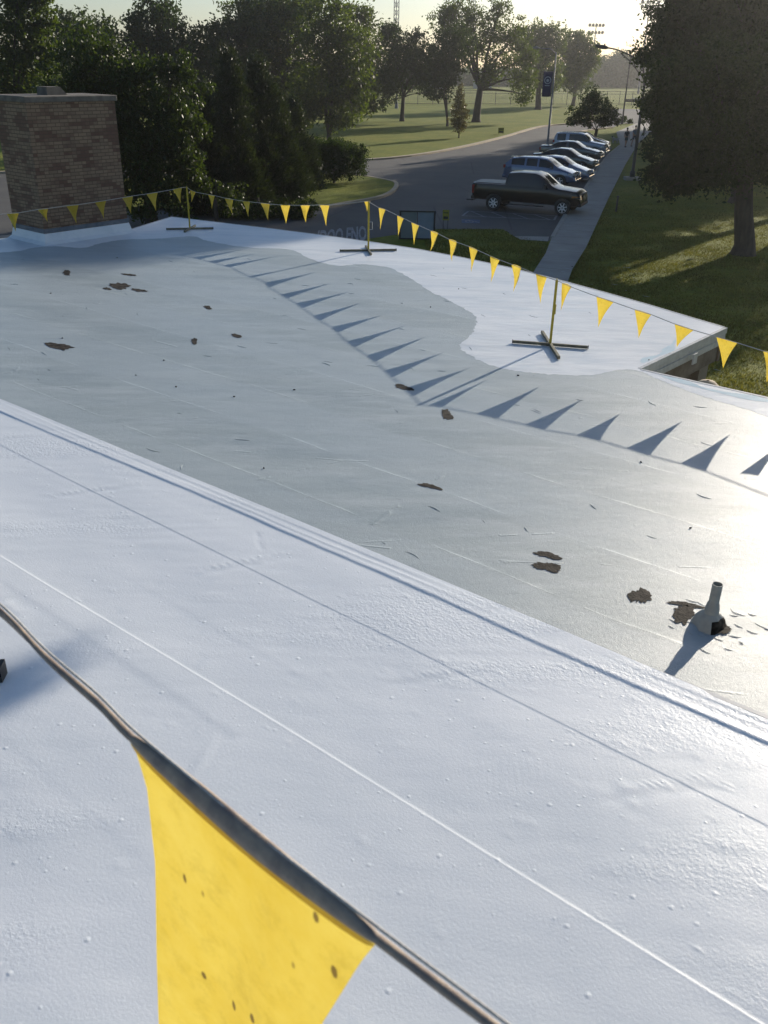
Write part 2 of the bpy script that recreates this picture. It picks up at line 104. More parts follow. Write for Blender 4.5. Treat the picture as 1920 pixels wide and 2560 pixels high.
def mat(name): 
    m = bpy.data.materials.new(name); m.use_nodes = True; return m, m.node_tree, m.node_tree.nodes['Principled BSDF']
def N(nt, t, **k):
    n = nt.nodes.new(t)
    for a, v in k.items():
        if a.startswith('i_'):
            key = a[2:]; key = int(key) if key.isdigit() else key.replace('_', ' ')
            n.inputs[key].default_value = v
        else: setattr(n, a, v)
    return n
def coords(nt, rot=0, sc=(1, 1, 1)):
    g = N(nt, 'ShaderNodeNewGeometry'); mp = N(nt, 'ShaderNodeMapping'); nt.links.new(g.outputs['Position'], mp.inputs[0])
    mp.inputs['Rotation'].default_value = (0, 0, rot); mp.inputs['Scale'].default_value = sc; return mp.outputs[0]
def ocoords(nt, sc=(1, 1, 1)):
    g = N(nt, 'ShaderNodeTexCoord'); mp = N(nt, 'ShaderNodeMapping'); nt.links.new(g.outputs['Object'], mp.inputs[0]); mp.inputs['Scale'].default_value = sc; return mp.outputs[0]
def noise(nt, vec, s, d=4, r=.55, dist=0):
    n = N(nt, 'ShaderNodeTexNoise', i_Scale=s, i_Detail=d, i_Roughness=r, i_Distortion=dist); nt.links.new(vec, n.inputs['Vector']); return n.outputs[0]
def ramp(nt, f, stops, interp='LINEAR'):
    n = N(nt, 'ShaderNodeValToRGB'); n.color_ramp.interpolation = interp; cr = n.color_ramp
    while len(cr.elements) < len(stops): cr.elements.new(.5)
    for e, (p, c) in zip(cr.elements, stops):
        e.position = p; e.color = (*c, 1) if len(c) == 3 else c
    nt.links.new(f, n.inputs[0]); return n.outputs[0]
def gray(a): return (a, a, a)
def mixc(nt, f, a, b, mode='MIX'):
    n = N(nt, 'ShaderNodeMix', data_type='RGBA', blend_type=mode)
    for s, v in ((n.inputs[0], f), (n.inputs[6], a), (n.inputs[7], b)):
        if isinstance(v, (int, float)): s.default_value = v
        elif isinstance(v, tuple): s.default_value = (*v, 1)
        else: nt.links.new(v, s)
    return n.outputs[2]
def mth(nt, op, a, b=0, c=None):
    n = N(nt, 'ShaderNodeMath', operation=op)
    for i, v in enumerate((a, b) if c is None else (a, b, c)):
        if isinstance(v, (int, float)): n.inputs[i].default_value = v
        else: nt.links.new(v, n.inputs[i])
    return n.outputs[0]
def bump(nt, bs, h, dist, strength=1, prev=None):
    n = N(nt, 'ShaderNodeBump', i_Strength=strength, i_Distance=dist); nt.links.new(h, n.inputs['Height'])
    if prev: nt.links.new(prev, n.inputs['Normal'])
    if bs: nt.links.new(n.outputs[0], bs.inputs['Normal'])
    return n.outputs[0]
def pm(name, c1, c2=None, s=3, rough=.6, metal=0, bs=0, bd=.002, spec=.5, obj=True, coat=0, stretch=(1, 1, 1)):
    m, nt, b = mat(name); v = ocoords(nt, stretch) if obj else coords(nt, 0, stretch)
    f = noise(nt, v, s); c = ramp(nt, f, [(.35, c1), (.65, c2 or tuple(x*.8 for x in c1))]); nt.links.new(c, b.inputs['Base Color'])
    b.inputs['Roughness'].default_value = rough; b.inputs['Metallic'].default_value = metal; b.inputs['Specular IOR Level'].default_value = spec
    b.inputs['Coat Weight'].default_value = coat; b.inputs['Coat Roughness'].default_value = .06
    if bs: bump(nt, b, noise(nt, v, bs, 5), bd)
    return m
# ---------------- materials ----------------
EROT = math.atan2(.61526, .78832)   # turns world so that x runs along the roof edge
def roof_white():
    m, nt, b = mat('white_roof_coating'); v = coords(nt, EROT); vs = coords(nt, EROT, (.25, 1, 1))
    c = ramp(nt, noise(nt, vs, 2.2, 5, .6), [(.3, (.70, .745, .79)), (.7, (.785, .82, .86))])
    c2 = mixc(nt, ramp(nt, noise(nt, v, 9, 6, .7), [(.62, gray(0)), (.72, gray(.5))]), c, (.61, .67, .735))
    nt.links.new(c2, b.inputs['Base Color']); b.inputs['Roughness'].default_value = .42; b.inputs['Specular IOR Level'].default_value = .42
    mask = ramp(nt, noise(nt, vs, 2.6, 3), [(.53, gray(.0)), (.66, gray(1))])
    fine = noise(nt, v, 85, 3, .6); h1 = mth(nt, 'MULTIPLY', fine, mask)
    n1 = bump(nt, None, h1, .0022)
    vo = N(nt, 'ShaderNodeTexVoronoi', i_Scale=20.0); nt.links.new(v, vo.inputs['Vector']); 
    wn = N(nt, 'ShaderNodeTexWhiteNoise'); nt.links.new(vo.outputs['Position'], wn.inputs['Vector'])
    pim = mth(nt, 'MULTIPLY', ramp(nt, vo.outputs['Distance'], [(0, gray(1)), (.17, gray(0))], 'EASE'), mth(nt, 'GREATER_THAN', wn.outputs[0], .7))
    n2 = bump(nt, None, pim, .0008, 1, n1)
    vo2 = N(nt, 'ShaderNodeTexVoronoi', i_Scale=48.0); nt.links.new(v, vo2.inputs['Vector']); wn2 = N(nt, 'ShaderNodeTexWhiteNoise'); nt.links.new(vo2.outputs['Position'], wn2.inputs['Vector'])
    pim2 = mth(nt, 'MULTIPLY', ramp(nt, vo2.outputs['Distance'], [(0, gray(1)), (.27, gray(0))], 'EASE'), mth(nt, 'GREATER_THAN', wn2.outputs[0], .8))
    pim2 = mth(nt, 'MULTIPLY', pim2, ramp(nt, noise(nt, vs, 3.1, 3), [(.42, gray(.15)), (.6, gray(1))])); n2 = bump(nt, None, pim2, .0006, 1, n2)
    n3 = bump(nt, None, noise(nt, v, 150, 4, .7), .00055, 1, n2)
    br = noise(nt, coords(nt, EROT-.9, (1, .06, 1)), 60, 3); n4 = bump(nt, None, mth(nt, 'MULTIPLY', br, ramp(nt, noise(nt, vs, 5, 2), [(.5, gray(0)), (.7, gray(1))])), .0006, 1, n3)
    bump(nt, b, noise(nt, vs, 4, 3), .004, .6, n4)
    return m
def roof_far_white():
    m, nt, b = mat('new_white_coat'); v = coords(nt, EROT); vs = coords(nt, EROT, (.3, 1, 1))
    c = ramp(nt, noise(nt, vs, 1.4, 6, .65), [(.3, (.64, .69, .74)), (.7, (.78, .81, .84))])
    c = mixc(nt, ramp(nt, noise(nt, coords(nt, EROT, (.3, 1, 1)), 2.2, 7, .72), [(.5, gray(0)), (.72, gray(.7))]), c, (.50, .585, .66))
    nt.links.new(c, b.inputs['Base Color']); b.inputs['Roughness'].default_value = .4
    n1 = bump(nt, None, noise(nt, v, 60, 4), .0012); bump(nt, b, noise(nt, vs, 3, 5), .03, .7, n1)
    return m
def roof_grey():
    m, nt, b = mat('old_grey_coating'); v = coords(nt, EROT); vs = coords(nt, EROT, (.16, 1, 1))
    c = ramp(nt, noise(nt, vs, 1.1, 6, .62), [(.3, (.295, .355, .38)), (.5, (.335, .395, .42)), (.72, (.385, .445, .465))])
    # seams of the membrane, every 0.95 m
    sp = N(nt, 'ShaderNodeSeparateXYZ'); wob = coords(nt, EROT, (1, 1, 1)); nt.links.new(wob, sp.inputs[0])
    yy = mth(nt, 'ADD', sp.outputs[1], mth(nt, 'MULTIPLY', noise(nt, coords(nt, EROT, (.4, .1, 1)), 1.5, 2), .22))
    fr = mth(nt, 'FRACT', mth(nt, 'DIVIDE', yy, .95))
    line = ramp(nt, fr, [(0, gray(1)), (.022, gray(.15)), (.05, gray(0)), (.93, gray(0)), (1, gray(.25))])
    lm = mth(nt, 'MULTIPLY', line, ramp(nt, noise(nt, vs, 3, 4), [(.4, gray(0)), (.62, gray(1))]))
    c = mixc(nt, mth(nt, 'MULTIPLY', lm, .5), c, (.42, .49, .52))
    c = mixc(nt, ramp(nt, noise(nt, coords(nt, EROT, (.22, 1, 1)), 3.4, 8, .74), [(.48, gray(0)), (.62, gray(.8))]), c, (.42, .48, .505))
    c = mixc(nt, ramp(nt, noise(nt, coords(nt, EROT+.1, (.3, 1, 1)), 1.9, 6, .7), [(.52, gray(0)), (.62, gray(.4))]), c, (.25, .31, .345))
    # broad paint laps a little lighter
    lap = ramp(nt, mth(nt, 'FRACT', mth(nt, 'DIVIDE', yy, 1.9)), [(.0, gray(0)), (.46, gray(0)), (.5, gray(1)), (.97, gray(1)), (1, gray(0))])
    c = mixc(nt, mth(nt, 'MULTIPLY', lap, .5), c, (.38, .445, .48))
    nt.links.new(c, b.inputs['Base Color'])
    nt.links.new(ramp(nt, noise(nt, vs, 2.5, 4), [(.3, gray(.42)), (.7, gray(.52))]), b.inputs['Roughness']); b.inputs['Specular IOR Level'].default_value = .8
    n0 = bump(nt, None, noise(nt, v, 110, 3, .75), .0030); n1 = bump(nt, None, noise(nt, v, 24, 4, .6), .003, .6, n0)
    cr = N(nt, 'ShaderNodeTexVoronoi', feature='DISTANCE_TO_EDGE', i_Scale=.8); nt.links.new(coords(nt, EROT+.2, (.35, 1, 1)), cr.inputs['Vector'])
    crm = mth(nt, 'MULTIPLY', ramp(nt, cr.outputs[0], [(0, gray(1)), (.012, gray(0))]), ramp(nt, noise(nt, v, 1.3, 5, .7), [(.55, gray(0)), (.6, gray(1))]))
    n2 = bump(nt, None, crm, .003, 1, n1); n3 = bump(nt, None, lm, .003, 1, n2)
    bump(nt, b, noise(nt, coords(nt, EROT, (.5, 1, 1)), 1.6, 3), .02, .6, n3)
    return m
def grass_mat():
    m, nt, b = mat('grass'); v = coords(nt)
    c = ramp(nt, noise(nt, v, .22, 6, .62), [(.3, (.125, .16, .012)), (.5, (.19, .215, .018)), (.7, (.26, .25, .035))])
    c = mixc(nt, ramp(nt, noise(nt, v, 2.3, 5, .7), [(.35, gray(0)), (.7, gray(.5))]), c, (.05, .075, .016))
    c = mixc(nt, ramp(nt, noise(nt, v, 1.1, 5, .75), [(.6, gray(0)), (.75, gray(.6))]), c, (.2, .175, .075))
    nt.links.new(c, b.inputs['Base Color']); b.inputs['Roughness'].default_value = .85; b.inputs['Specular IOR Level'].default_value = .15
    n1 = bump(nt, None, noise(nt, v, 22, 4, .8), .05); bump(nt, b, noise(nt, v, 5, 3), .12, .6, n1)
    tr = N(nt, 'ShaderNodeBsdfTranslucent'); nt.links.new(c, tr.inputs[0]); 
    return m
def asphalt_mat():
    m, nt, b = mat('asphalt'); v = coords(nt)
    c = ramp(nt, noise(nt, v, .35, 5, .6), [(.3, (.075, .075, .076)), (.7, (.108, .106, .10))])
    c = mixc(nt, ramp(nt, noise(nt, v, 40, 3, .7), [(.4, gray(0)), (.75, gray(.5))]), c, (.12, .115, .108))
    wv = N(nt, 'ShaderNodeTexVoronoi', feature='DISTANCE_TO_EDGE', i_Scale=.16); nt.links.new(v, wv.inputs['Vector'])
    c = mixc(nt, ramp(nt, wv.outputs[0], [(0, gray(.6)), (.008, gray(0))]), c, (.04, .04, .042))
    nt.links.new(c, b.inputs['Base Color']); b.inputs['Roughness'].default_value = .8; b.inputs['Specular IOR Level'].default_value = .3
    bump(nt, b, noise(nt, v, 60, 3, .7), .008); return m
def leaf_mat(name, c1, c2, trans=.45, rough=.45, tc=None, spec=.4):
    m, nt, b = mat(name); g = N(nt, 'ShaderNodeNewGeometry'); out = nt.nodes['Material Output']
    c = ramp(nt, g.outputs['Random Per Island'], [(0, c1), (1, c2)])
    c = mixc(nt, ramp(nt, noise(nt, coords(nt), .55, 3), [(.35, gray(0)), (.65, gray(.55))]), c, tuple(x*.6 for x in c1))
    nt.links.new(c, b.inputs['Base Color']); b.inputs['Roughness'].default_value = rough; b.inputs['Specular IOR Level'].default_value = spec
    t = N(nt, 'ShaderNodeBsdfTranslucent'); tcx = mixc(nt, 1.0, c, tc or (2.2, 2.0, .7), 'MULTIPLY'); nt.links.new(tcx, t.inputs[0])
    ms = N(nt, 'ShaderNodeMixShader', i_Fac=trans); nt.links.new(b.outputs[0], ms.inputs[1]); nt.links.new(t.outputs[0], ms.inputs[2]); nt.links.new(ms.outputs[0], out.inputs[0])
    return m
def flag_mat():
    m, nt, b = mat('yellow_pennant_film'); out = nt.nodes['Material Output']; v = ocoords(nt)
    c = ramp(nt, noise(nt, v, 9, 6, .7), [(.35, (.56, .41, .045)), (.7, (.62, .49, .085))])
    c = mixc(nt, ramp(nt, noise(nt, v, 26, 7, .75), [(.5, gray(0)), (.72, gray(.45))]), c, (.34, .24, .02))
    vo = N(nt, 'ShaderNodeTexVoronoi', i_Scale=60.0); nt.links.new(ocoords(nt, (1, 1, .5)), vo.inputs['Vector'])
    wn = N(nt, 'ShaderNodeTexWhiteNoise'); nt.links.new(vo.outputs['Position'], wn.inputs['Vector'])
    dm = mth(nt, 'MULTIPLY', ramp(nt, mth(nt, 'ADD', vo.outputs['Distance'], mth(nt, 'MULTIPLY', noise(nt, v, 90, 3), .12)), [(.22, gray(.85)), (.28, gray(0))]), mth(nt, 'GREATER_THAN', wn.outputs[0], .87))
    c = mixc(nt, dm, c, (.09, .05, .015))
    nt.links.new(c, b.inputs['Base Color']); b.inputs['Roughness'].default_value = .5; b.inputs['Specular IOR Level'].default_value = .3
    t = N(nt, 'ShaderNodeBsdfTranslucent'); nt.links.new(c, t.inputs[0])
    ms = N(nt, 'ShaderNodeMixShader', i_Fac=.55); nt.links.new(b.outputs[0], ms.inputs[1]); nt.links.new(t.outputs[0], ms.inputs[2]); nt.links.new(ms.outputs[0], out.inputs[0])
    bump(nt, b, noise(nt, v, 30, 4), .002)
    return m
def brick_mat():
    m, nt, b = mat('buff_brick'); tc = N(nt, 'ShaderNodeTexCoord'); v = tc.outputs['UV']
    br = N(nt, 'ShaderNodeTexBrick'); nt.links.new(v, br.inputs['Vector'])
    br.offset = .5; br.inputs['Scale'].default_value = 1; br.inputs['Brick Width'].default_value = .21; br.inputs['Row Height'].default_value = .072
    br.inputs['Mortar Size'].default_value = .007; br.inputs['Mortar Smooth'].default_value = .2; br.inputs['Bias'].default_value = -.35
    br.inputs['Color1'].default_value = (.25, .17, .11, 1); br.inputs['Color2'].default_value = (.17, .115, .075, 1); br.inputs['Mortar'].default_value = (.10, .07, .045, 1)
    # weathered reddish bricks in clumps, snapped to whole bricks
    sp = N(nt, 'ShaderNodeSeparateXYZ'); nt.links.new(v, sp.inputs[0])
    row = mth(nt, 'FLOOR', mth(nt, 'DIVIDE', sp.outputs[1], .072)); off = mth(nt, 'MULTIPLY', mth(nt, 'MODULO', mth(nt, 'ABSOLUTE', row), 2), .5)
    cx_ = mth(nt, 'FLOOR', mth(nt, 'ADD', mth(nt, 'DIVIDE', sp.outputs[0], .21), off))
    cb = N(nt, 'ShaderNodeCombineXYZ'); nt.links.new(mth(nt, 'MULTIPLY', cx_, .21), cb.inputs[0]); nt.links.new(mth(nt, 'MULTIPLY', row, .072), cb.inputs[1])
    cl = ramp(nt, noise(nt, cb.outputs[0], 2.6, 4, .8), [(.50, gray(0)), (.56, gray(.7))])
    c = mixc(nt, cl, br.outputs[0], (.10, .042, .03))
    c = mixc(nt, br.outputs['Fac'], c, (.10, .07, .045))
    c = mixc(nt, ramp(nt, noise(nt, v, 1.6, 5, .7), [(.55, gray(0)), (.8, gray(.5))]), c, (.09, .07, .05))
    nt.links.new(c, b.inputs['Base Color']); b.inputs['Roughness'].default_value = .85
    bump(nt, b, mth(nt, 'SUBTRACT', 1, br.outputs['Fac']), .006); return m
M = {}
M['up'] = roof_white(); M['coat'] = roof_far_white(); M['grey'] = roof_grey(); M['grass'] = grass_mat(); M['asphalt'] = asphalt_mat()
M['flag'] = flag_mat(); M['brick'] = brick_mat()
M['rope'] = pm('grey_rope', (.42, .40, .37), (.6, .58, .54), 300, .8, bs=600, bd=.001)
M['tape'] = pm('brown_tape', (.20, .16, .14), (.34, .27, .21), 60, .6, bs=500, bd=.0006)
M['yel'] = pm('yellow_paint', (.50, .38, .02), (.40, .30, .03), 30, .5, bs=200, bd=.0005)
M['foot'] = pm('worn_steel', (.10, .095, .07), (.22, .20, .13), 14, .55, .3, bs=120, bd=.001)
M['gal'] = pm('galvanised', (.42, .44, .46), (.52, .54, .56), 20, .4, .6)
M['fascia'] = pm('white_metal_trim', (.50, .52, .54), (.40, .41, .42), 12, .45)
M['ply'] = pm('weathered_board', (.21, .18, .15), (.12, .095, .075), 4, .85, bs=40)
M['wall'] = pm('painted_wall', (.24, .22, .19), (.2, .18, .16), 3, .8)
M['bitumen'] = pm('bare_bitumen', (.010, .009, .008), (.07, .06, .05), 14, .8, bs=60, bd=.006, spec=.15, obj=False)
M['conc'] = pm('concrete', (.30, .285, .25), (.36, .34, .30), 1.2, .85, bs=60, bd=.003, obj=False)
M['curb'] = pm('kerb_concrete', (.44, .36, .25), (.36, .30, .22), 1.5, .85, bs=30, bd=.003, obj=False)
M['cap'] = pm('chimney_cap', (.10, .088, .074), (.17, .15, .125), 5, .9, bs=40, bd=.005)
M['lead'] = pm('flashing', (.10, .12, .15), (.16, .18, .21), 6, .5, .3, bs=20, bd=.004)
M['dark'] = pm('dark_metal', (.03, .03, .032), (.05, .05, .05), 9, .5, .5)
M['pole'] = pm('dark_bronze_pole', (.05, .05, .048), (.07, .068, .06), 4, .5, .4)
M['palepole'] = pm('grey_pole', (.15, .155, .16), (.19, .195, .2), 4, .6, .1)
M['bark'] = pm('bark', (.035, .028, .022), (.065, .052, .038), 7, .95, bs=14, bd=.03, stretch=(1, 1, .3))
M['pipe'] = pm('painted_pipe', (.36, .38, .36), (.28, .30, .29), 12, .6, bs=60, bd=.003)
M['paint'] = pm('road_paint', (.27, .29, .31), (.17, .18, .19), 3, .8, obj=False)
M['bluep'] = pm('blue_road_paint', (.05, .08, .16), (.07, .10, .17), 3, .8, obj=False)
M['navy'] = pm('navy_banner', (.025, .024, .07), (.035, .03, .085), 2, .6)
M['palefab'] = pm('pale_print', (.35, .40, .48), (.28, .33, .42), 5, .6)
M['panel'] = pm('grey_panel', (.19, .24, .29), (.22, .27, .33), 2, .25)
M['sign'] = pm('yellow_sign', (.30, .27, .02), (.24, .22, .03), 4, .6)
M['black'] = pm('black_plastic', (.015, .015, .015), (.03, .03, .03), 5, .6)
M['tyre'] = pm('tyre_rubber', (.02, .02, .02), (.03, .03, .03), 20, .8)
M['rim'] = pm('alloy', (.75, .75, .77), (.65, .65, .67), 9, .4, .3)
M['rimd'] = pm('dark_alloy', (.18, .18, .19), (.12, .12, .13), 9, .35, .8)
M['glass'] = pm('car_glass', (.006, .008, .009), (.01, .013, .014), 2, .05, spec=.5)
M['chrome'] = pm('chrome', (.7, .7, .7), (.6, .6, .6), 9, .15, 1)
M['lens'] = pm('lamp_lens', (.55, .56, .56), (.45, .46, .46), 9, .15, spec=.8)
M['amber'] = pm('amber_lens', (.5, .2, .05), (.45, .17, .04), 9, .2)
M['redl'] = pm('red_lens', (.25, .02, .015), (.2, .015, .012), 9, .2)
M['shed'] = pm('blue_metal_roof', (.05, .09, .22), (.06, .11, .25), 2, .5)
M['shw'] = pm('pale_siding', (.32, .33, .34), (.26, .27, .28), 2, .7)
L_dark = leaf_mat('dark_leaves', (.017, .037, .008), (.036, .064, .014), .35, .6, spec=.08)
L_mid = leaf_mat('green_leaves', (.028, .052, .009), (.072, .105, .018), .48, .5, spec=.2)
L_gloss = leaf_mat('glossy_leaves', (.022, .042, .009), (.045, .07, .014), .35, .45, spec=.25)
L_con = leaf_mat('conifer_leaves', (.016, .028, .010), (.034, .05, .016), .2, .6)
L_yel = leaf_mat('rusty_leaves', (.055, .058, .012), (.095, .08, .018), .4)
L_far = leaf_mat('far_leaves', (.03, .055, .015), (.05, .08, .02), .3, .7)

# ---------------- ground ----------------
def poly2(p, z=0): return [(x, y) for x, y in p]
gr = sheet('ground', [(-900, -60), (900, -60), (1500, 1600), (-1500, 1600)], 0, M['grass']); tag(gr, kind='structure')
cf = D['curb_far']
far_line = [(-70, 38), (-45, 50), (-25.5, 60.5), (-10, 70)] + cf + [(27.5, 134), (34, 152)]
asp = far_line + [(40, 178), (60, 176), (46, 158), (42, 146), (60, 138), (80, 120), (70, 112), (40, 133), (31, 131)] + \
      [(27.5, 121)] + [D['curb_near_far'][4], D['curb_near_far'][3], D['curb_near_far'][2]] + [(18.2, 93), (20.9, 91)] + D['walk_l'][6:3:-1] + D['walk_l'][3:2:-1] + \
      [(7.0, 40.2)] + [D['grass_lo'][3], D['grass_lo'][2], D['grass_lo'][1], D['grass_lo'][0]] + [(-4, 34), (-10, 27), (-30, 25), (-70, 20)]
tag(sheet('road', asp, .006, M['asphalt']), kind='structure')
wl, wr = D['walk_l'], D['walk_r']
walk = [(3.6, 26.5)] + wl + [(26, 112), (33, 131)] + [(36, 130), (30, 112)] + wr[::-1][1:] + [(5.0, 26.5)]
def walk_mat():
    m, nt, b = mat('sidewalk'); ang = math.atan2(wl[5][0]-wl[0][0], wl[5][1]-wl[0][1]); v = coords(nt, ang); sp = N(nt, 'ShaderNodeSeparateXYZ'); nt.links.new(v, sp.inputs[0])
    c = ramp(nt, noise(nt, v, .8, 6, .65), [(.3, (.25, .24, .22)), (.7, (.34, .33, .30))])
    j = ramp(nt, mth(nt, 'FRACT', mth(nt, 'DIVIDE', sp.outputs[1], 1.8)), [(0, gray(.6)), (.02, gray(.6)), (.025, gray(0))])
    c = mixc(nt, j, c, (.07, .068, .06)); nt.links.new(c, b.inputs['Base Color']); b.inputs['Roughness'].default_value = .85
    bump(nt, b, noise(nt, v, 50, 3), .003); return m
tag(sheet('sidewalk', walk, .11, walk_mat()), kind='structure')
def curb(name, line, w=.16, h=.13, z=0, m=None):
    mb = MB()
    for a, b in zip(line[:-1], line[1:]):
        a = Vector((*a, 0)); b = Vector((*b, 0)); d = (b-a); n = Vector((-d.y, d.x, 0)).normalized()*w/2
        mb.prism([(q.x, q.y) for q in (a-n, b-n, b+n, a+n)], z, z+h)
    return tag(mb.build(name, m or M['curb']), kind='structure')
def densify(P, k=4):
    out = []
    for i in range(len(P)-1):
        p0 = Vector(P[max(i-1, 0)]); p1 = Vector(P[i]); p2 = Vector(P[i+1]); p3 = Vector(P[min(i+2, len(P)-1)])
        for j in range(k):
            t = j/k; out.append(tuple(.5*((2*p1)+(p2-p0)*t+(2*p0-5*p1+4*p2-p3)*t*t+(3*p1-p0-3*p2+p3)*t**3)))
    return out+[tuple(P[-1])]
curb('kerb', densify(far_line, 3), .4)
curb('kerb', densify(D['curb_near_far'] + [(27.5, 121)], 3), .3)
bulb = densify(D['bulb'], 3)
isl = bulb + [(-8, 63), (-16, 59), (-20, 54), (-14, 47), (-8, 46)]
tag(sheet('grass_island', isl, .12, M['grass']), kind='structure'); curb('kerb', bulb + [(-8, 63), (-16, 59)], .25, .14)
med = [D['curb_near_far'][0], D['curb_near_far'][1], D['curb_near_far'][2], (18.0, 93.2), (16.2, 91), (14.5, 84.5)]
tag(sheet('grass_verge', med, .1, M['grass']), kind='structure')
curb('kerb', [(7.2, 40.6)] + D['walk_l'][3:8], .18, .14, m=M['conc'])
sheetc = [(D['grass_lo'][3]), (7.0, 40.2), (6.3, 37.3), (5.6, 37.5)]
# parking marks, hatched bay, wheelchair square, block letters: thin paint sheets on the asphalt
def stroke(mb, a, b, w, z):
    a = Vector((*a, 0)); b = Vector((*b, 0)); d = b-a; n = Vector((-d.y, d.x, 0)).normalized()*w/2
    mb.add([(q.x, q.y, z) for q in (a-n, b-n, b+n, a+n)], [[0, 1, 2, 3]])
mk = MB(); h0, h1, h2, h3 = D['hatch']
for a, b in ((h0, h1), (h1, h2), (h2, h3), (h3, h0)): stroke(mk, a, b, .11, .012)
for t in (.12, .36, .6, .84):
    a = Vector(h1).lerp(Vector(h2), t-.1); b = Vector(h0).lerp(Vector(h3), t+.12); stroke(mk, a, b, .09, .016)
tag(mk.build('parking_lines', M['paint']), kind='structure')
mk = MB()
for i in range(1, 8):
    a = Vector(h2).lerp(Vector(D['noses'][6]), 0) + Vector((.0, 0)); s = i*5.6
    dr = (Vector(wl[5])-Vector(wl[3])).normalized(); q = Vector((8.2, 47.8)) + dr*s*.98; pd = Vector((-.93, .37))
    stroke(mk, q, q+pd*4.6, .1, .012)
stroke(mk, (2.3, 73), (9.5, 83.5), .1, .012)
tag(mk.build('bay_lines', M['paint']), kind='structure')
hc = D['hc']; tag(sheet('wheelchair_square', hc, .012, M['bluep']), kind='structure')
mk = MB(); c0 = Vector(hc[0]); ex = (Vector(hc[1])-c0); ey = (Vector(hc[3])-c0)
def hp(u, v): q = c0+ex*u+ey*v; return (q.x, q.y)
ring = [hp(.42+.2*math.cos(t), .56+.3*math.sin(t)) for t in [i*math.pi/8 for i in range(-3, 13)]]
for a, b in zip(ring[:-1], ring[1:]): stroke(mk, a, b, .07, .018)
for a, b in (((.12, .3), (.42, .42)), ((.42, .42), (.7, .5)), ((.7, .5), (.92, .78)), ((.4, .2), (.45, .6))): stroke(mk, hp(*a), hp(*b), .09, .022)
mk.lathe([(.09, .02), (.0, .02)], 10, (*hp(.05, .28), 0)); tag(mk.build('wheelchair_symbol', M['paint']), kind='structure')
# big block letters painted on the asphalt near the roof
def text_mesh(name, s, size, m, ext=0, bold=.02):
    cu = bpy.data.curves.new(name, 'FONT'); cu.body = s; cu.size = size; cu.extrude = ext; cu.offset = bold; cu.resolution_u = 3
    o = bpy.data.objects.new(name, cu); col.objects.link(o); dg = bpy.context.evaluated_depsgraph_get()
    me = bpy.data.meshes.new_from_object(o.evaluated_get(dg)); bpy.data.objects.remove(o); me.materials.clear(); me.materials.append(m)
    o = bpy.data.objects.new(name, me); col.objects.link(o); return o
tx = text_mesh('road_lettering', 'IDOO ENO', 1, M['paint'], 0, .035)
L0, L1_, L2_, L3_ = [Vector(q) for q in D['letters']]
bb = max(v.co.x for v in tx.data.vertices); ang = math.atan2(L1_.y-L0.y, L1_.x-L0.x)
wd = (L1_-L0).length; ht = 3.6
for v in tx.data.vertices:
    u, vv = v.co.x/bb, v.co.y/.72; q = L0 + (L1_-L0)*u + Vector((.04, -1))*ht*(1-vv); v.co = (q.x, q.y, .013)
tag(tx, kind='structure')
tag(sheet('concrete_pad', [D['grass_lo'][3], (7.15, 41.2), (6.9, 40.0), (5.75, 40.3)], .03, M['conc']), kind='structure')

# ---------------- building ----------------
RZ = CZ-3.75; UZ = CZ-1.5
O = Vector((*D['up']['O'], UZ)); E_ = Vector((*D['up']['e'], 0)); Nn = Vector((*D['up']['n'], 0))
bld = empty('flat_roofed_building', (0, 0, 0))
tag(bld, 'low building with freshly coated white flat roof on two levels and brick chimney', 'building')
rf = [tuple(q) for q in D['roof_far']]; notch = tuple(D['notch']); er = D['edge_r']
dr = (Vector(er)-Vector(notch)); er2 = tuple(Vector(notch)+dr*6)
ch = {k: Vector(v) for k, v in D['chim'].items()}
back = ch['l'] + (ch['r']-ch['fl'])
chd = (ch['r']-ch['fl']).normalized(); lft = tuple(ch['fl'] + (Vector(l0) if 0 else Vector((-9, -4.2))))
upedge = [tuple((O+E_*u+Nn*.3).xy) for u in (9, -9)]
outline = [rf[0]] + rf[1:] + [notch, er2] + upedge + [(-16.5, 15.2), (-9.2, 20.3), tuple(back + (back-ch['r'])*0)] + [tuple(ch['r']+Vector((-.1, .5)))]
def prism_roof(): 
    bm = bmesh.new(); vs = [bm.verts.new((x, y, RZ)) for x, y in outline]; f = bm.faces.new(vs); bm.normal_update()
    if f.normal.z < 0: f.normal_flip()
    bmesh.ops.triangulate(bm, faces=bm.faces[:]); me = bpy.data.meshes.new('lower_roof'); bm.to_mesh(me); bm.free(); return me
lroof = ob('lower_roof', prism_roof(), M['grey'], bld)
# walls, trim round the lower roof
edge = [tuple(ch['r']+Vector((-.1, .5)))] + rf + [notch, er2]
def ring(line, off, z0, z1, name, m, th=.05):
    mb = MB()
    for a, b in zip(line[:-1], line[1:]):
        a = Vector(a); b = Vector(b); d = (b-a).normalized(); n = Vector((-d.y, d.x)); a2 = a+n*off; b2 = b+n*off; a3 = a+n*(off-th); b3 = b+n*(off-th)
        mb.prism([tuple(q) for q in (a2, b2, b3, a3)], z0, z1)
    return mb.build(name, m, bld)
ring(edge, -.002, RZ-.09, RZ+.0045, 'fascia', M['fascia']); ring(edge, -.022, RZ-.16, RZ-.092, 'fascia', M['fascia']); ring(edge, -.012, RZ-.26, RZ-.162, 'fascia', M['fascia'])
ring(edge, -.06, RZ-.55, RZ-.262, 'soffit_board', M['ply'], .04); ring(edge, -.3, 0, RZ-.3, 'wall', M['wall'], .2)
g = MB(); cn = Vector(rf[-1]).lerp(Vector(notch), .45); dd = (Vector(notch)-Vector(rf[-1])).normalized(); ang = math.atan2(dd.y, dd.x)
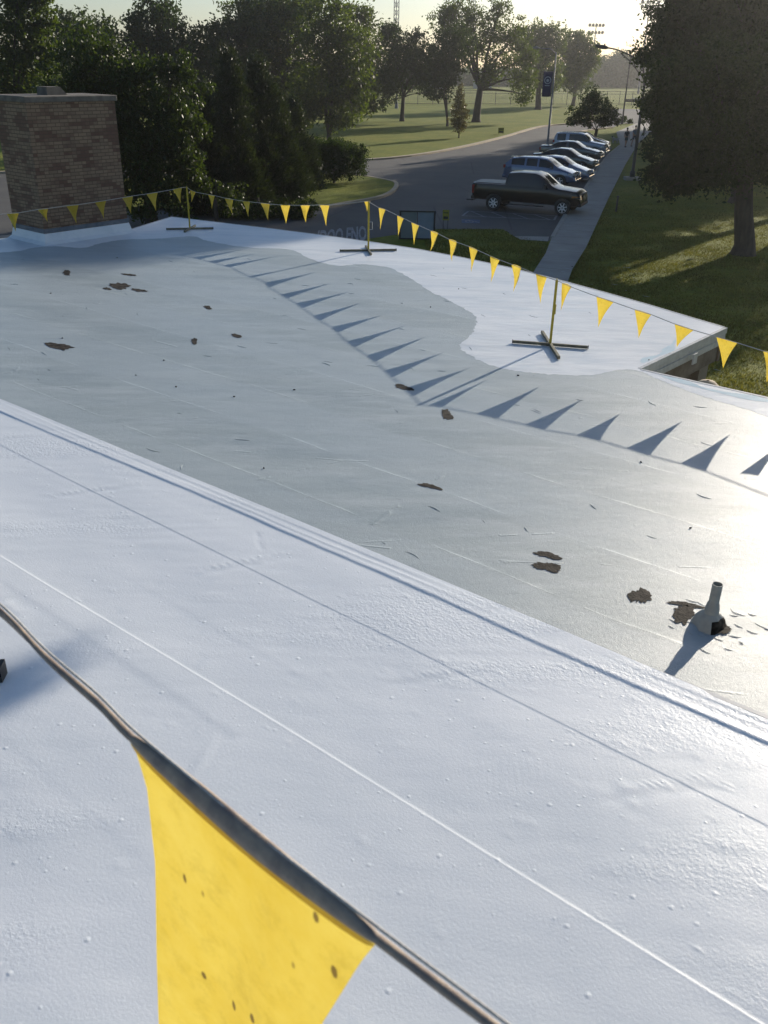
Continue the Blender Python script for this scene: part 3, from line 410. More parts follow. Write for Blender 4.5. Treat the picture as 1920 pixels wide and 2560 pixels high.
g.box((cn.x-.0+.06, cn.y-.06, RZ-.2), (.14, .02, .16), ang); g.build('drip_clip', M['fascia'], bld)
# fresh white coat: thin sheet with a ragged edge
random.seed(4)
def jag(P, a=.03, k=5):
    P = densify(P, k); return [P[0]] + [(x+random.gauss(0, a), y+random.gauss(0, a)) for x, y in P[1:-1]] + [P[-1]]
cb = jag([tuple(q) for q in D['coat']], .012, 9)
inset = [tuple(Vector(q)) for q in rf]
coat_poly = cb + [tuple(Vector(cb[-1]) + dr*1.5), tuple(Vector(notch)+dr*3.2)] + [notch] + rf[::-1] + [tuple(ch['r']+Vector((-.1, .5))), tuple(back), (-9.2, 20.3), (-12, 18.35)]
def coat_sheet():
    bm = bmesh.new(); vs = [bm.verts.new((x, y, RZ+.0012)) for x, y in coat_poly]; f = bm.faces.new(vs); bm.normal_update()
    if f.normal.z < 0: f.normal_flip()
    bmesh.ops.triangulate(bm, faces=bm.faces[:]); me = bpy.data.meshes.new('fresh_coating'); bm.to_mesh(me); bm.free(); return ob('fresh_coating', me, M['coat'], bld)
coat_sheet()
# thin, still wet looking strokes of new coat by the notch
M['wet'] = pm('thin_wet_coat', (.60, .74, .80), (.52, .66, .73), 6, .3, obj=False)
for (a, b_, w0, sd) in ((Vector(notch)+Vector((.12, .25)), Vector(notch).lerp(Vector(rf[-1]), .62)+Vector((-.25, .05)), .10, 1), (Vector(notch)+dr.normalized()*.35-Vector((.1, .12)), Vector(notch)+dr.normalized()*2.3-Vector((.12, .2)), .12, 2)):
    rnd = random.Random(sd); n_ = 40; d_ = (b_-a); nn_ = Vector((-d_.y, d_.x)).normalized(); up_ = []; dn_ = []
    for i in range(n_+1):
        t_ = i/n_; c_ = a.lerp(b_, t_)+nn_*.05*math.sin(7*t_+sd); hw_ = w0*math.sin(math.pi*t_)**.4*(.5+.4*math.sin(13*t_)+.25*rnd.random())+.01; up_.append(tuple(c_+nn_*hw_)); dn_.append(tuple(c_-nn_*hw_*.6))
    sheet('wet_coating', up_+dn_[::-1], RZ+.0026, M['wet'], bld)
# bare patches
def blob(c, e1, e2, z, seed, n=36, rough=.3):
    r = random.Random(seed); ph = [r.random()*6.28 for _ in range(5)]; P = []
    for i in range(n):
        a = 2*math.pi*i/n; k = .82 + rough*(.6*math.sin(2*a+ph[0])+.3*math.sin(3*a+ph[1])+.15*math.sin(7*a+ph[2])) + r.gauss(0, .10)
        q = Vector(c) + Vector(e1)*math.cos(a)*k + Vector(e2)*math.sin(a)*k; P.append((q.x, q.y))
    return P
for i, (c, e1, e2) in enumerate(D['patch']):
    sheet('bare_patch', blob(c, e1, e2, 0, i), RZ+.004, M['bitumen'], bld)
# torn flaps, ridges and splinters of coating along the roof
mb = MB(); rr = random.Random(11)
def blister(x, y, ln, wd, hh, ang):
    n = 6; V = []; F = []
    for i in range(n+1):
        t = i/n; s = math.sin(math.pi*t); q = Vector((x, y)) + Vector((math.cos(ang), math.sin(ang)))*(t-.5)*ln + Vector((-math.sin(ang), math.cos(ang)))*.12*ln*math.sin(3*t+x)
        nn = Vector((-math.sin(ang), math.cos(ang)))*wd*.5*(s+.1)
        V += [(q.x-nn.x, q.y-nn.y, RZ+.001), (q.x, q.y, RZ+hh*s+.002), (q.x+nn.x, q.y+nn.y, RZ+.001)]
    for i in range(n):
        a = i*3; F += [[a, a+3, a+4, a+1], [a+1, a+4, a+5, a+2]]
    mb.add(V, F)
for i in range(130):
    x = rr.uniform(-8, 5); y = rr.uniform(4.5, 19)
    if (Vector((x, y, 0))-Vector((O.x, O.y, 0))).dot(-Nn) < .4: continue
    blister(x, y, rr.uniform(.04, .2), rr.uniform(.002, .006), rr.uniform(.001, .004), EROT*-1+rr.gauss(0, .3))
px_, py_ = D['pipe']
for i in range(26):
    a = rr.uniform(0, 6.28); d_ = rr.uniform(.14, .45); blister(px_+math.cos(a)*d_, py_+math.sin(a)*d_*.8, rr.uniform(.03, .11), rr.uniform(.0015, .004), rr.uniform(.0015, .004), -EROT+rr.gauss(0, .35))
bl_ = smooth_ang(mb.build('coating_blisters', M['grey'], bld), 60); bl_['kind'] = 'stuff'
# rubbish specks on the roof
mb = MB()
for i in range(22):
    x = rr.uniform(-8, 5); y = rr.uniform(4.5, 19)
    if (Vector((x, y, 0))-Vector((O.x, O.y, 0))).dot(-Nn) < .4: continue
    mb.box((x, y, RZ+.006), (rr.uniform(.006, .03), rr.uniform(.005, .015), .012), rr.random()*3)
sp_ = mb.build('debris', M['black'], bld); sp_['kind'] = 'stuff'
# vent pipe with boot
vp = MB(); px, py = D['pipe']; z = RZ
prof = [(.028, 0), (.034, .035), (.030, .05), (.033, .09), (.030, .11), (.029, .25)]
vp.lathe([(.055, .0), (.052, .10), (.048, .105), (.046, .13), (.038, .14), (.038, .30), (.034, .30), (.034, .14)], 20, (0, 0, .06))
o = vp.build('vent_pipe', M['pipe'], bld, loc=(px, py, z)); smooth_ang(o, 50)
bt = MB(); V = []; F = []; n = 28
for j, (r0, zz) in enumerate([(.125, .0), (.112, .02), (.10, .05), (.082, .08), (.062, .105), (.045, .115)]):
    for k in range(n):
        a = 2*math.pi*k/n; r1 = r0*(1+.12*math.sin(3*a+1)+.05*math.sin(7*a+j)+rr.gauss(0, .015)); V.append((r1*math.cos(a), r1*math.sin(a), zz))
for j in range(5):
    for k in range(n): k2 = (k+1) % n; F.append([j*n+k, j*n+k2, (j+1)*n+k2, (j+1)*n+k])
half = [f for f in F]
btm = mesh('pipe_boot', V, F, M['pipe'], o, True, (0, 0, 0)); btm.data.materials.append(M['bitumen'])
for p in btm.data.polygons:
    c = p.center
    if p.center.z < .075 and math.atan2(c.y, c.x) > -1.75 and math.atan2(c.y, c.x) < .2: p.material_index = 1
# tar stains round the boot
sheet('bare_patch', blob((px+.08, py-.05), (.10, .02), (-.02, .07), 0, 77, 40, .4), RZ+.008, M['bitumen'], bld)
# ---- upper roof: displaced grid, edge ridge, laps, pimples ----
us = np.concatenate([np.arange(-9, -3.2, .4), np.arange(-3.2, 2.6, .012), np.arange(2.6, 9.1, .4)])
vs_ = np.concatenate([np.arange(0, .17, .004), np.arange(.17, .29, .009), np.arange(.29, .46, .0022), np.arange(.46, .79, .009), np.arange(.79, .93, .0022), np.arange(.93, 2.3, .009), np.arange(2.3, 7, .4)])
Ug, Vg = np.meshgrid(us, vs_, indexing='ij')
rng = np.random.default_rng(3)
def snoise(U, V, s, seed):
    r = np.random.default_rng(seed); Z = np.zeros_like(U)
    for i in range(14):
        a = r.uniform(0, 6.28); f_ = s*r.uniform(.6, 1.7); Z += np.sin(U*f_*np.cos(a)+V*f_*np.sin(a)+r.uniform(0, 6.28))
    return Z/14**.5/1.0
wob = .0025*snoise(Ug, Ug*0, 4, 1) + .0008*snoise(Ug, Ug*0, 29, 2)
Z = .0045*snoise(Ug*.6, Vg, 4.0, 5) + .0005*snoise(Ug*.4, Vg, 22, 6) + .00012*snoise(Ug, Vg, 70, 7)
def sstep(x, w): return 1/(1+np.exp(-np.clip(x/w, -30, 30)))
v0 = Vg-wob
dk = .098+.012*snoise(Ug, Ug*0, 2.2, 9)*.6+.012*np.clip(Ug, 0, 2)
Z += .0028*(1-sstep(v0-dk, .0022))
for q, a in ((.022, .0010), (.036, -.0010), (.052, .0008), (.066, -.0008)): Z += a*(.5+.8*np.clip(snoise(Ug, Ug*0, 5, int(q*777)), -.6, 1.2))*sstep(v0-q-.002*snoise(Ug, Ug*0, 9, int(q*999)), .002)
Z += .0011*np.exp(-((v0-dk+.012)/.009)**2)*(.55+.45*snoise(Ug, Ug*0, 7, 31))
s1 = .352+.026*(Ug+.2)+.003*snoise(Ug, Ug*0, 2, 12); Z += .0009*(1-sstep(Vg-s1, .0010))
for q_, a_ in ((.52, .00035), (.66, -.0003), (1.12, .0004), (1.33, -.00035), (.22, .0003)): Z += a_*sstep(Vg-q_-.03*Ug-.004*snoise(Ug, Ug*0, 2, int(q_*99)), .0035)*np.clip(.5+snoise(Ug, Ug*0, 2.5, int(q_*55)), 0, 1.5)
s2 = .843+.018*(Ug+.1)+.006*snoise(Ug, Ug*0, 1.5, 13); Z += .0010*sstep(Vg-s2, .0013) + .0004*np.exp(-((Vg-s2)/.004)**2)
s3 = .925+.03*(Ug+.5)+.004*snoise(Ug, Ug*0, 2, 14); Z += -.0012*sstep(Vg-s3, .006)*(Ug < .4)
def seg(u0, v0_, u1, v1, w, h, rough=0):
    d = np.array([u1-u0, v1-v0_]); L = np.hypot(*d); t = ((Ug-u0)*d[0]+(Vg-v0_)*d[1])/L/L; tt = np.clip(t, 0, 1)
    dist = np.hypot(Ug-u0-tt*d[0], Vg-v0_-tt*d[1]); k = np.sin(np.clip(t, 0.02, .98)*np.pi)**.4
    return h*np.exp(-(dist/w)**2)*k*(1+rough*snoise(Ug, Vg, 90, 21))
for (a, b, c, d_) in [(-.321, .491, -.152, .162), (.534, .535, .753, .241), (1.166, .572, 1.364, .31), (-1.19, .46, -1.0, .14), (-1.95, .45, -1.8, .15)]:
    Z += seg(a, b, c, d_, .004, .0014, .4) + seg(a+.035, b-.008, c+.03, d_+.03, .012, -.0008, .4) + seg(a-.03, b+.01, (a+c)/2, (b+d_)/2, .02, .0005, .8)
Z += seg(-.353, .154, -.30, .20, .004, -.002) + seg(-.30, .20, -.243, .239, .004, -.002)
Z += seg(-.75, .95, -.45, 1.03, .04, .0010, .8)+seg(.35, .98, .42, 1.13, .008, .0016)+seg(-.28, 1.5, -.12, 1.62, .03, .0012, .6)
for i in range(260):
    uu = rng.uniform(-2.6, 2.2); vv = rng.uniform(.12, 2.1)
    if i < 120: vv = .12+abs(rng.normal(0, .35)); uu = rng.uniform(.2, 1.9)
    r_p = rng.uniform(.0045, .009); hp_ = rng.uniform(.0004, .0015)
    iu = np.searchsorted(us, [uu-.03, uu+.03]); iv = np.searchsorted(vs_, [vv-.03, vv+.03])
    sl = (slice(*iu), slice(*iv)); Z[sl] += hp_*np.exp(-(((Ug[sl]-uu)/r_p)**2+((Vg[sl]-vv)/r_p)**2))
Z -= .02
X = O.x+E_.x*Ug+Nn.x*Vg; Y = O.y+E_.y*Ug+Nn.y*Vg; Zw = UZ+Z
P = np.stack([X, Y, Zw], -1).reshape(-1, 3); nu, nv = len(us), len(vs_)
I = np.arange(nu*nv).reshape(nu, nv); Q = np.stack([I[:-1, :-1], I[:-1, 1:], I[1:, 1:], I[1:, :-1]], -1).reshape(-1, 4)
def np_mesh(name, P, Q, m, parent=None, smooth=True):
    me = bpy.data.meshes.new(name); me.vertices.add(len(P)); me.vertices.foreach_set('co', np.asarray(P, dtype=np.float32).ravel())
    k = Q.shape[1]; me.loops.add(Q.size); me.loops.foreach_set('vertex_index', Q.astype(np.int32).ravel())
    me.polygons.add(len(Q)); me.polygons.foreach_set('loop_start', np.arange(0, Q.size, k, dtype=np.int32)); me.polygons.foreach_set('loop_total', np.full(len(Q), k, dtype=np.int32))
    if smooth: me.polygons.foreach_set('use_smooth', np.ones(len(Q), dtype=bool))
    me.update(calc_edges=True); me.validate(); return ob(name, me, m, parent)
ur = np_mesh('upper_roof', P, Q[:, ::-1] if 0 else Q, M['up'], bld)
bm = bmesh.new(); bm.from_mesh(ur.data); bm.normal_update()
if sum(f.normal.z for f in list(bm.faces)[:100]) < 0: bmesh.ops.reverse_faces(bm, faces=bm.faces[:])
bm.to_mesh(ur.data); bm.free()
mb = MB(); q0 = O+E_*-9; q1 = O+E_*9
mb.prism([(q.x, q.y) for q in (q0+Nn*.015, q1+Nn*.015, q1+Nn*.06, q0+Nn*.06)], RZ-.2, UZ-.03); mb.build('wall', M['wall'], bld)
mb = MB(); mb.prism([(q.x, q.y) for q in (q0-Nn*.004, q1-Nn*.004, q1+Nn*.012, q0+Nn*.012)], UZ-.16, UZ-.0195); mb.build('gravel_stop', M['fascia'], bld)
# ---- chimney ----
cdir = (ch['r']-ch['fl']); cw = cdir.length; cdir.normalize(); cper = Vector((-cdir.y, cdir.x)); cdp = abs((ch['l']-ch['fl']).dot(cper)); cdp = max(cdp, 1.15)
def crect(e, z): return [(ch['fl'] - cdir*e - cper*e), (ch['fl'] + cdir*(cw+e) - cper*e), (ch['fl']+cdir*(cw+e)+cper*(cdp+e)), (ch['fl']-cdir*e+cper*(cdp+e))]
ztop = RZ+2.97
r4 = crect(0, 0); V = []; F = []
me = bpy.data.meshes.new('chimney'); bm = bmesh.new(); uv = bm.loops.layers.uv.new('UVMap')
for i in range(4):
    a = r4[i]; b_ = r4[(i+1) % 4]; L = (b_-a).length; f = bm.faces.new([bm.verts.new((a.x, a.y, RZ)), bm.verts.new((b_.x, b_.y, RZ)), bm.verts.new((b_.x, b_.y, ztop-.12)), bm.verts.new((a.x, a.y, ztop-.12))])
    for l_, c in zip(f.loops, ((0, 0), (L, 0), (L, 2.85), (0, 2.85))): l_[uv].uv = (c[0]+i*.63, c[1])
bm.to_mesh(me); bm.free(); chm = ob('chimney', me, M['brick'], bld)
mb = MB(); mb.prism([tuple(q) for q in crect(.045, 0)], ztop-.12, ztop); bevel(mb.build('chimney_cap', M['cap'], chm), .02)
mb = MB(); c = (r4[0]+r4[2])/2 - cdir*.12; k = Matrix.Rotation(math.atan2(cdir.y, cdir.x), 3, 'Z')
mb.add([k @ Vector(q)+Vector((c.x, c.y, ztop-.01)) for q in [(-.18, -.2, 0), (.32, -.2, 0), (.32, .2, 0), (-.18, .2, 0), (-.17, -.17, .17), (.17, -.17, .17), (.17, .17, .17), (-.17, .17, .17)]], [[0, 1, 5, 4], [1, 2, 6, 5], [2, 3, 7, 6], [3, 0, 4, 7], [4, 5, 6, 7]])
mb.build('flue_cover', M['cap'], chm)
mb = MB(); mb.prism([tuple(q) for q in crect(.03, 0)], RZ+.24, RZ+.33); bevel(mb.build('flashing', M['lead'], chm), .008)
mb = MB(); a = crect(.06, 0); b_ = crect(.02, 0); c0_ = crect(.13, 0)
mb.add([(q.x, q.y, RZ+.003) for q in c0_]+[(q.x, q.y, RZ+.07) for q in a]+[(q.x, q.y, RZ+.235) for q in b_], [[i, (i+1) % 4, 4+(i+1) % 4, 4+i] for i in range(4)]+[[4+i, 4+(i+1) % 4, 8+(i+1) % 4, 8+i] for i in range(4)])
mb.build('coated_base', M['coat'], chm)
# wall light showing over the roof edge
gb = D['globe']; wl_ = empty('yard_light', (gb[0]+.05, gb[1]+.32, 0)); tag(wl_, 'rounded pale yard light whose top peeks over the white roof edge', 'light')
mb = MB(); mb.tube([(0, 0, 0), (0, 0, gb[2]-.25)], .045, 10); mb.build('post', M['palepole'], wl_)
mb = MB(); mb.lathe([(.02, .14), (.10, .125), (.17, .06), (.19, -.02), (.17, -.04), (.02, -.05)], 20, (0, 0, gb[2]-.15)); mb.build('shade', M['curb'], wl_, True)

# ---------------- warning line: stands, ropes, pennants ----------------
def make_stand(loc, rz, label, H=1.0, lens=(.56, .68), bracket=0, a2=90):
    o = empty('pennant_stand', loc, rz); tag(o, label, 'stand', 'stands of the yellow warning line')
    mb = MB(); s = .038
    mb.box((0, 0, .03+(H-.03)/2), (s, s, H-.03)); bevel(mb.build('post', M['yel'], o), .004)
    mb = MB(); mb.box((0, 0, H+.012), (.012, .012, .03)); mb.build('hook', M['yel'], o)
    mb = MB(); mb.box((lens[0]/2+.02, 0, .022), (lens[0], .04, .04)); mb.box((-lens[0]/2-.02, 0, .022), (lens[0], .04, .04)); bevel(mb.build('foot_bar', M['foot'], o), .004)
    mb = MB(); mb.box((0, 0, .024), (.043, lens[1]*2, .044), R(a2-90)-rz); bevel(mb.build('foot_bar', M['foot'], o), .004)
    mb = MB()
    for sx in (-1, 1): mb = MB(); mb.box((sx*(lens[0]+.028), 0, .024), (.012, .044, .046)); mb.build('end_cap', M['dark'], o)
    mb = MB(); 
    if bracket: mb.tube([(.02, 0, .62), (.085, 0, .62), (.085, 0, .46), (.02, 0, .46)], .007, 6); mb.build('handle', M['gal'], o)
    else: mb.box((.024, 0, .55), (.016, .03, .14)); mb.build('handle', M['yel'], o)
    return o
S1, S2, S3 = D['posts']
make_stand((*S1, RZ+.004), R(13), 'yellow post on cross foot beside the brick chimney end of the roof', .98, (.53, .44), 0, 84.5)
make_stand((*S2, RZ+.004), R(10.5), 'yellow post with wire handle on cross foot, halfway along the far roof edge', 1.04, (.6, .47), 1, 98.4)
make_stand((*S3, RZ+.008), R(-11.4), 'yellow post on dark cross foot nearest the notched roof corner', .97, (.53, .68), 0, 91.5)
make_stand((*D['P4'], RZ+.004), R(5), 'yellow post on cross foot outside the photo to the right', 1.0)
make_stand((*D['P0'], RZ+.004), R(5), 'yellow post on cross foot left of the chimney outside the photo', 1.0)
nf = 0
def pennant(parent, a, b, t, bulge, m=M['flag']):
    a, b, t = Vector(a), Vector(b), Vector(t); n = (b-a).cross(t-a).normalized(); n = n if n.y > 0 else -n
    V = []; F = []; K = 12; J = 8; rnd = random.Random(a.x*31.7+a.y); c1 = rnd.uniform(-1, 1); c2 = rnd.uniform(-.5, 1)
    for k in range(K+1):
        s = k/K; l = a.lerp(t, s); r = b.lerp(t, s)
        sidel = (b-a)*(.10*math.sin(math.pi*s)*(.6+.4*c2)); l = l+sidel*.6; r = r-sidel
        for j in range(J+1):
            u = j/J; w_ = math.sin(math.pi*u)*(1-s); q = l.lerp(r, u) + n*bulge*(w_*1.1*math.sin(2.4*s+.4)+.25*math.sin(5*s+c1*3)*(s)+.12*math.sin(9*u+4*s+c1)*(.3+s)*(1-s))
            V.append(q)
    for k in range(K):
        for j in range(J): i = k*(J+1)+j; F.append([i, i+1, i+J+2, i+J+1])
    return mesh('pennant', V, F, m, parent, True)
ends = [(D['P0'], S1, .98, .98), (S1, S2, .98, 1.04), (S2, S3, 1.04, .97), (S3, D['P4'], .97, 1.0)]
labs = ['sagging rope of yellow pennants running past the brick chimney', 'rope of yellow pennants between the chimney end post and the middle post', 'rope of yellow pennants slanting from the middle post to the nearest yellow post', 'rope of larger yellow pennants leaving the nearest yellow post over the notched roof corner']
for i, ((A, B, ha, hb), lb, fl) in enumerate(zip(ends, labs, D['segs'])):
    A3 = Vector((*A, RZ+ha)); B3 = Vector((*B, RZ+hb)); ro = empty('pennant_rope', (A[0], A[1], RZ)); tag(ro, lb, 'pennant string', 'strings of yellow pennants round the lower roof')
    base = Vector(ro.location); pts = [A3]; mb = MB()
    for f in fl:
        a, b, t = [Vector(q) for q in f]
        if i == 3 and f is fl[0]: pass
        pts += [a, b]
    pts.append(B3)
    if i == 0:
        last = Vector(fl[0][0]); pts[0] = A3; 
        q = A3.lerp(last, .5); q.z -= .10; pts.insert(1, q)
    if i == 3: q = B3.lerp(Vector(fl[-1][1]), .5); q.z -= .12; pts.insert(-1, q)
    mb.tube([p-base for p in pts], .0055, 6); mb.build('rope', M['rope'], ro, True)
    for f in fl:
        a, b, t = [Vector(q)-base for q in f]
        pennant(ro, a+Vector((0, 0, .004)), b+Vector((0, 0, .004)), t, .035*random.Random(a.x*7.7).choice((-1.2, -.5, .5, 1, 1.6, 2.2)))
    if i == 0:
        for k in (.15, .42, .7):
            a = A3.lerp(Vector(fl[0][0]), k)-base; a.z -= .1; b = a+(Vector(fl[0][1])-Vector(fl[0][0])); pennant(ro, a, b, (a+b)/2+Vector((.02, 0, -.38)), .03)
    if i == 3:
        q0_ = Vector(fl[-1][1]); L_ = (B3-q0_).length
        for k in (.30/L_, .92/L_, 1.5/L_, 2.1/L_):
            a = q0_.lerp(B3, k)-base; a.z -= .07+.09*math.sin(math.pi*k); b = a+(Vector(fl[0][1])-Vector(fl[0][0])); pennant(ro, a, b, (a+b)/2+Vector((.02, 0, -.38)), .03)
# foreground line close to the camera
RP = [Vector(q) for q in D['rope']]; base = Vector((-1.5, 1.85, UZ))
fo = D['foot']; ft = make_stand((fo[0]-.60, fo[1]-.06, UZ-.017), R(4), 'dark metal foot bar end lying on the near white roof at the left edge', 1.0, (.56, .6))
fr_ = empty('pennant_rope', (fo[0]-.6, fo[1]-.06, UZ)); tag(fr_, 'twisted line with one huge yellow pennant close in front of the camera', 'pennant string')
base = Vector(fr_.location); top0 = Vector((base.x, base.y, UZ+1.0))
line = [top0] + RP + [RP[-1]+(RP[-1]-RP[-2])*6]
ln2 = densify([tuple(q) for q in line], 14)
def ribbon(name, P, wf, twist, m, th=.0015):
    V = []; F = []; n = len(P)
    for i, q in enumerate(P):
        t = (P[min(i+1, n-1)]-P[max(i-1, 0)]).normalized(); a = twist(i/n, q); up = Vector((0, 0, 1)); s = t.cross(up).normalized(); u2 = s.cross(t)
        w_ = (u2*math.cos(a)+s*math.sin(a)); nn = t.cross(w_).normalized(); hw = wf(i/n, q)/2
        for k in (-1, -.4, .4, 1):
            V.append(q-base+w_*hw*k+nn*th*(1-abs(k))*2+nn*th)
        for k in (1, .4, -.4, -1): V.append(q-base+w_*hw*k-nn*th)
    for i in range(n-1):
        for k in range(8): k2 = (k+1) % 8; F.append([i*8+k, i*8+k2, (i+1)*8+k2, (i+1)*8+k])
    return MB().add(V, F).build(name, m, fr_, True)
LP = [Vector(q) for q in ln2]
def wfun(t, q):
    d = (q-RP[5]).dot((RP[9]-RP[5]).normalized())/(RP[9]-RP[5]).length
    if 0 <= d <= 1: return .006+.0105*math.sin(math.pi*d)**.6
    return .0065
def tw(t, q):
    d = (q-RP[5]).dot((RP[9]-RP[5]).normalized())/(RP[9]-RP[5]).length
    if d < 0: return -.6-(-d)*3.2
    if d > 1: return -.6-(d-1)*4.5
    return -.6
ribbon('tape', LP, wfun, tw, M['tape'])
mb = MB(); mb.tube([q-base+Vector((0, .004, .006)) for q in LP], .0012, 6); mb.build('rope', M['rope'], fr_, True)
# big pennant: left and right outlines, slightly curved cloth
Lp = [RP[5]] + [Vector(q) for q in D['ffedge']]; Rp = [RP[9]] + [Vector(q) for q in D['ffr']]
def along(P, s):
    L = [0]; 
    for a, b in zip(P[:-1], P[1:]): L.append(L[-1]+(b-a).length)
    x = s*L[-1]
    for i in range(len(P)-1):
        if x <= L[i+1] or i == len(P)-2: return P[i].lerp(P[i+1], (x-L[i])/(L[i+1]-L[i]))
V = []; F = []; K = 60; J = 40; nrm = (RP[9]-RP[5]).cross(Vector((0, 0, 1))).normalized(); nrm = nrm if nrm.y > 0 else -nrm
for k in range(K+1):
    s = k/K; l = along(Lp, s); r = along(Rp, s)
    for j in range(J+1):
        u = j/J; sag = 0
        q = l.lerp(r, u) + nrm*(.010*math.sin(math.pi*u)*math.sin(2.5*s) + .0035*math.sin(14*u+5*s)*(1-s)*(.3+s) + .004*math.sin(7*u-6*s)*s)
        if k == 0: q.z -= .0
        V.append(q-base-Vector((0, 0, .004)))
for k in range(K):
    for j in range(J): i = k*(J+1)+j; F.append([i, i+1, i+J+2, i+J+1])
mesh('pennant', V, F, M['flag'], fr_, True)
mb = MB(); V = []; F = []      # doubled hem just under the tape
for i in range(41):
    u = i/40; q = RP[5].lerp(RP[9], u); hh = .003+.017*math.sin(math.pi*u)**.5
    V += [q-base-nrm*.002-Vector((0, 0, .003)), q-base-nrm*.002-Vector((0, 0, .003+hh))]
for i in range(40): F.append([2*i, 2*i+2, 2*i+3, 2*i+1])
mesh('hem', V, F, M['flag'], fr_, True)

# ---------------- trees ----------------
def leaves(rs, lobes, leaf, dens, cap, hang=.0, clump=.22, flat=.8, fill=.35, point=False):
    r = np.random.default_rng(rs); P = []
    for (x, y, z, rx, rz) in lobes:
        A = 4*math.pi*((rx*rx+rx*rz+rx*rz)/3); n = int(A*dens*3.0/(leaf*leaf*.5)); nc = max(6, int(A/(clump*clump*9))) ; n = min(n, cap*2)
        d = r.normal(size=(nc, 3)); d /= np.linalg.norm(d, axis=1)[:, None]; rad = np.where(r.random(nc) < fill, r.random(nc)**.5*.8, r.normal(.93, .17, nc))
        c = d*rad[:, None]*np.array([rx, rx*.95, rz])+np.array([x, y, z]); k = r.integers(0, nc, n)
        sc_ = (.6+.8*r.random(nc))[k][:, None]
        P.append(c[k] + r.normal(size=(n, 3))*clump*sc_*np.array([1, 1, flat])*max(rx, .5)**.35)
    P = np.concatenate(P); n = len(P)
    a = r.normal(size=(n, 3)); a[:, 2] -= hang; a /= np.linalg.norm(a, axis=1)[:, None]
    b = np.cross(a, r.normal(size=(n, 3))); b /= np.linalg.norm(b, axis=1)[:, None]
    s = leaf*(.6+.7*r.random(n))[:, None]
    V = np.stack([P-a*s*.5, P+b*s*.27, P+a*s*.5, P-b*s*.27], 1).reshape(-1, 3)
    Q = np.arange(4*n).reshape(n, 4); return V, Q
def limbs(b, lobes, r0, seed, fork=.35, stems=1, spread=.5):
    rnd = random.Random(seed); mb = MB(); b = Vector((*b, -.05)); top = max(l[2]+l[4]*.3 for l in lobes); zmin = min(l[2]-l[4] for l in lobes)
    cx = sum(l[0] for l in lobes)/len(lobes); cy = sum(l[1] for l in lobes)/len(lobes)
    for st in range(stems):
        off = Vector((rnd.uniform(-1, 1), rnd.uniform(-.4, .4), 0))*spread*(stems > 1)
        fz = max(top*fork, 1.0); f = b+Vector(((cx-b.x)*.25, (cy-b.y)*.25, fz))+off
        rr_ = r0/(stems**.5)
        mb.tube([b-Vector((0, 0, .1)), b+Vector((0, 0, .12)), b+Vector((0, 0, .5)), b.lerp(f, .5)+Vector((rnd.gauss(0, .1), 0, 0)), f], [rr_*1.7, rr_*1.3, rr_*1.05, rr_*.92, rr_*.8], 9)
        for i, l in enumerate(lobes):
            if stems > 1 and i % stems != st: continue
            t = Vector(l[:3]); mid = f.lerp(t, .5)+Vector((rnd.gauss(0, .25), rnd.gauss(0, .25), .25*abs(t.z-f.z)*.4))
            rl = rr_*min(.55, .25+.3*(l[3]/3)); mb.tube([f-Vector((0, 0, .15)), f.lerp(mid, .5)+Vector((rnd.gauss(0, .1), rnd.gauss(0, .1), 0)), mid, t], [rl, rl*.8, rl*.55, rl*.2], 6)
            for k in range(5):
                d = Vector((rnd.gauss(0, 1), rnd.gauss(0, 1), rnd.gauss(.3, .7))).normalized(); s = mid.lerp(t, rnd.random()); e = t+Vector((d.x*l[3], d.y*l[3], d.z*l[4]))*.85
                mb.tube([s, s.lerp(e, .5)+Vector((0, 0, .12)), e], [rl*.3, rl*.2, rl*.05], 4, False)
    return mb
def tree(name, key, label, m, leaf=.2, dens=.9, cap=9000, r0=.3, group=None, cat='tree', **k):
    b, lobes = D['T'][key]; t = empty(name, (b[0], b[1], 0)); tag(t, label, cat, group)
    stems = k.pop('stems', 1); fork = k.pop('fork', .35); spread = k.pop('spread', .5); seed = sum(ord(c)*(i+3) for i, c in enumerate(key))
    rel = [[l[0]-b[0], l[1]-b[1], l[2], l[3], l[4]] for l in lobes]
    limbs((0, 0), rel, r0, seed, fork, stems, spread).build('trunk', M['bark'], t, True)
    V, Q = leaves(seed, rel, leaf, dens, cap, **k); V[:, 2] = np.maximum(V[:, 2], .05); np_mesh('crown', V, Q, m, t, False); return t
gr_ = 'trees in the park beyond the road'
tree('shade_tree', 'E1', 'very tall broad dark tree, leftmost trunk of the park trees right of the conifers', L_mid, .34, 1.0, 9000, .42, gr_)
tree('shade_tree', 'E2', 'tall tree with slanting split trunk and sunlit yellow-green right side', L_mid, .34, 1.0, 9000, .3, gr_, stems=2)
tree('shade_tree', 'E3', 'dark tree with low hanging branches behind the split-trunk tree', L_mid, .36, .95, 8000, .33, gr_)
tree('shade_tree', 'F', 'round park tree with a low V-shaped fork beside the grey park pole', L_dark, .36, 1.0, 9000, .28, gr_, fork=.28)
tree('shade_tree', 'G', 'narrow dark tree with two thin trunks left of the rust-leaved sapling', L_dark, .34, 1.0, 8000, .2, gr_, stems=2)
tree('shade_tree', 'G2', 'large airy tree with thick trunk and branches showing through its open crown', L_mid, .34, .62, 6000, .5, gr_, fork=.3, clump=.3)
tree('sapling', 'sap', 'slim cone-shaped rusty sapling near the road edge', L_yel, .17, .8, 3500, .06, None, clump=.12)
tree('shade_tree', 'H', 'tree behind the pole with the blue banner, its trunk leaning left', L_mid, .42, 1.0, 8000, .5, gr_)
tree('shade_tree', 'I', 'rightmost tree of the park row, rounded crown right of the banner pole', L_mid, .46, 1.0, 8000, .35, gr_)
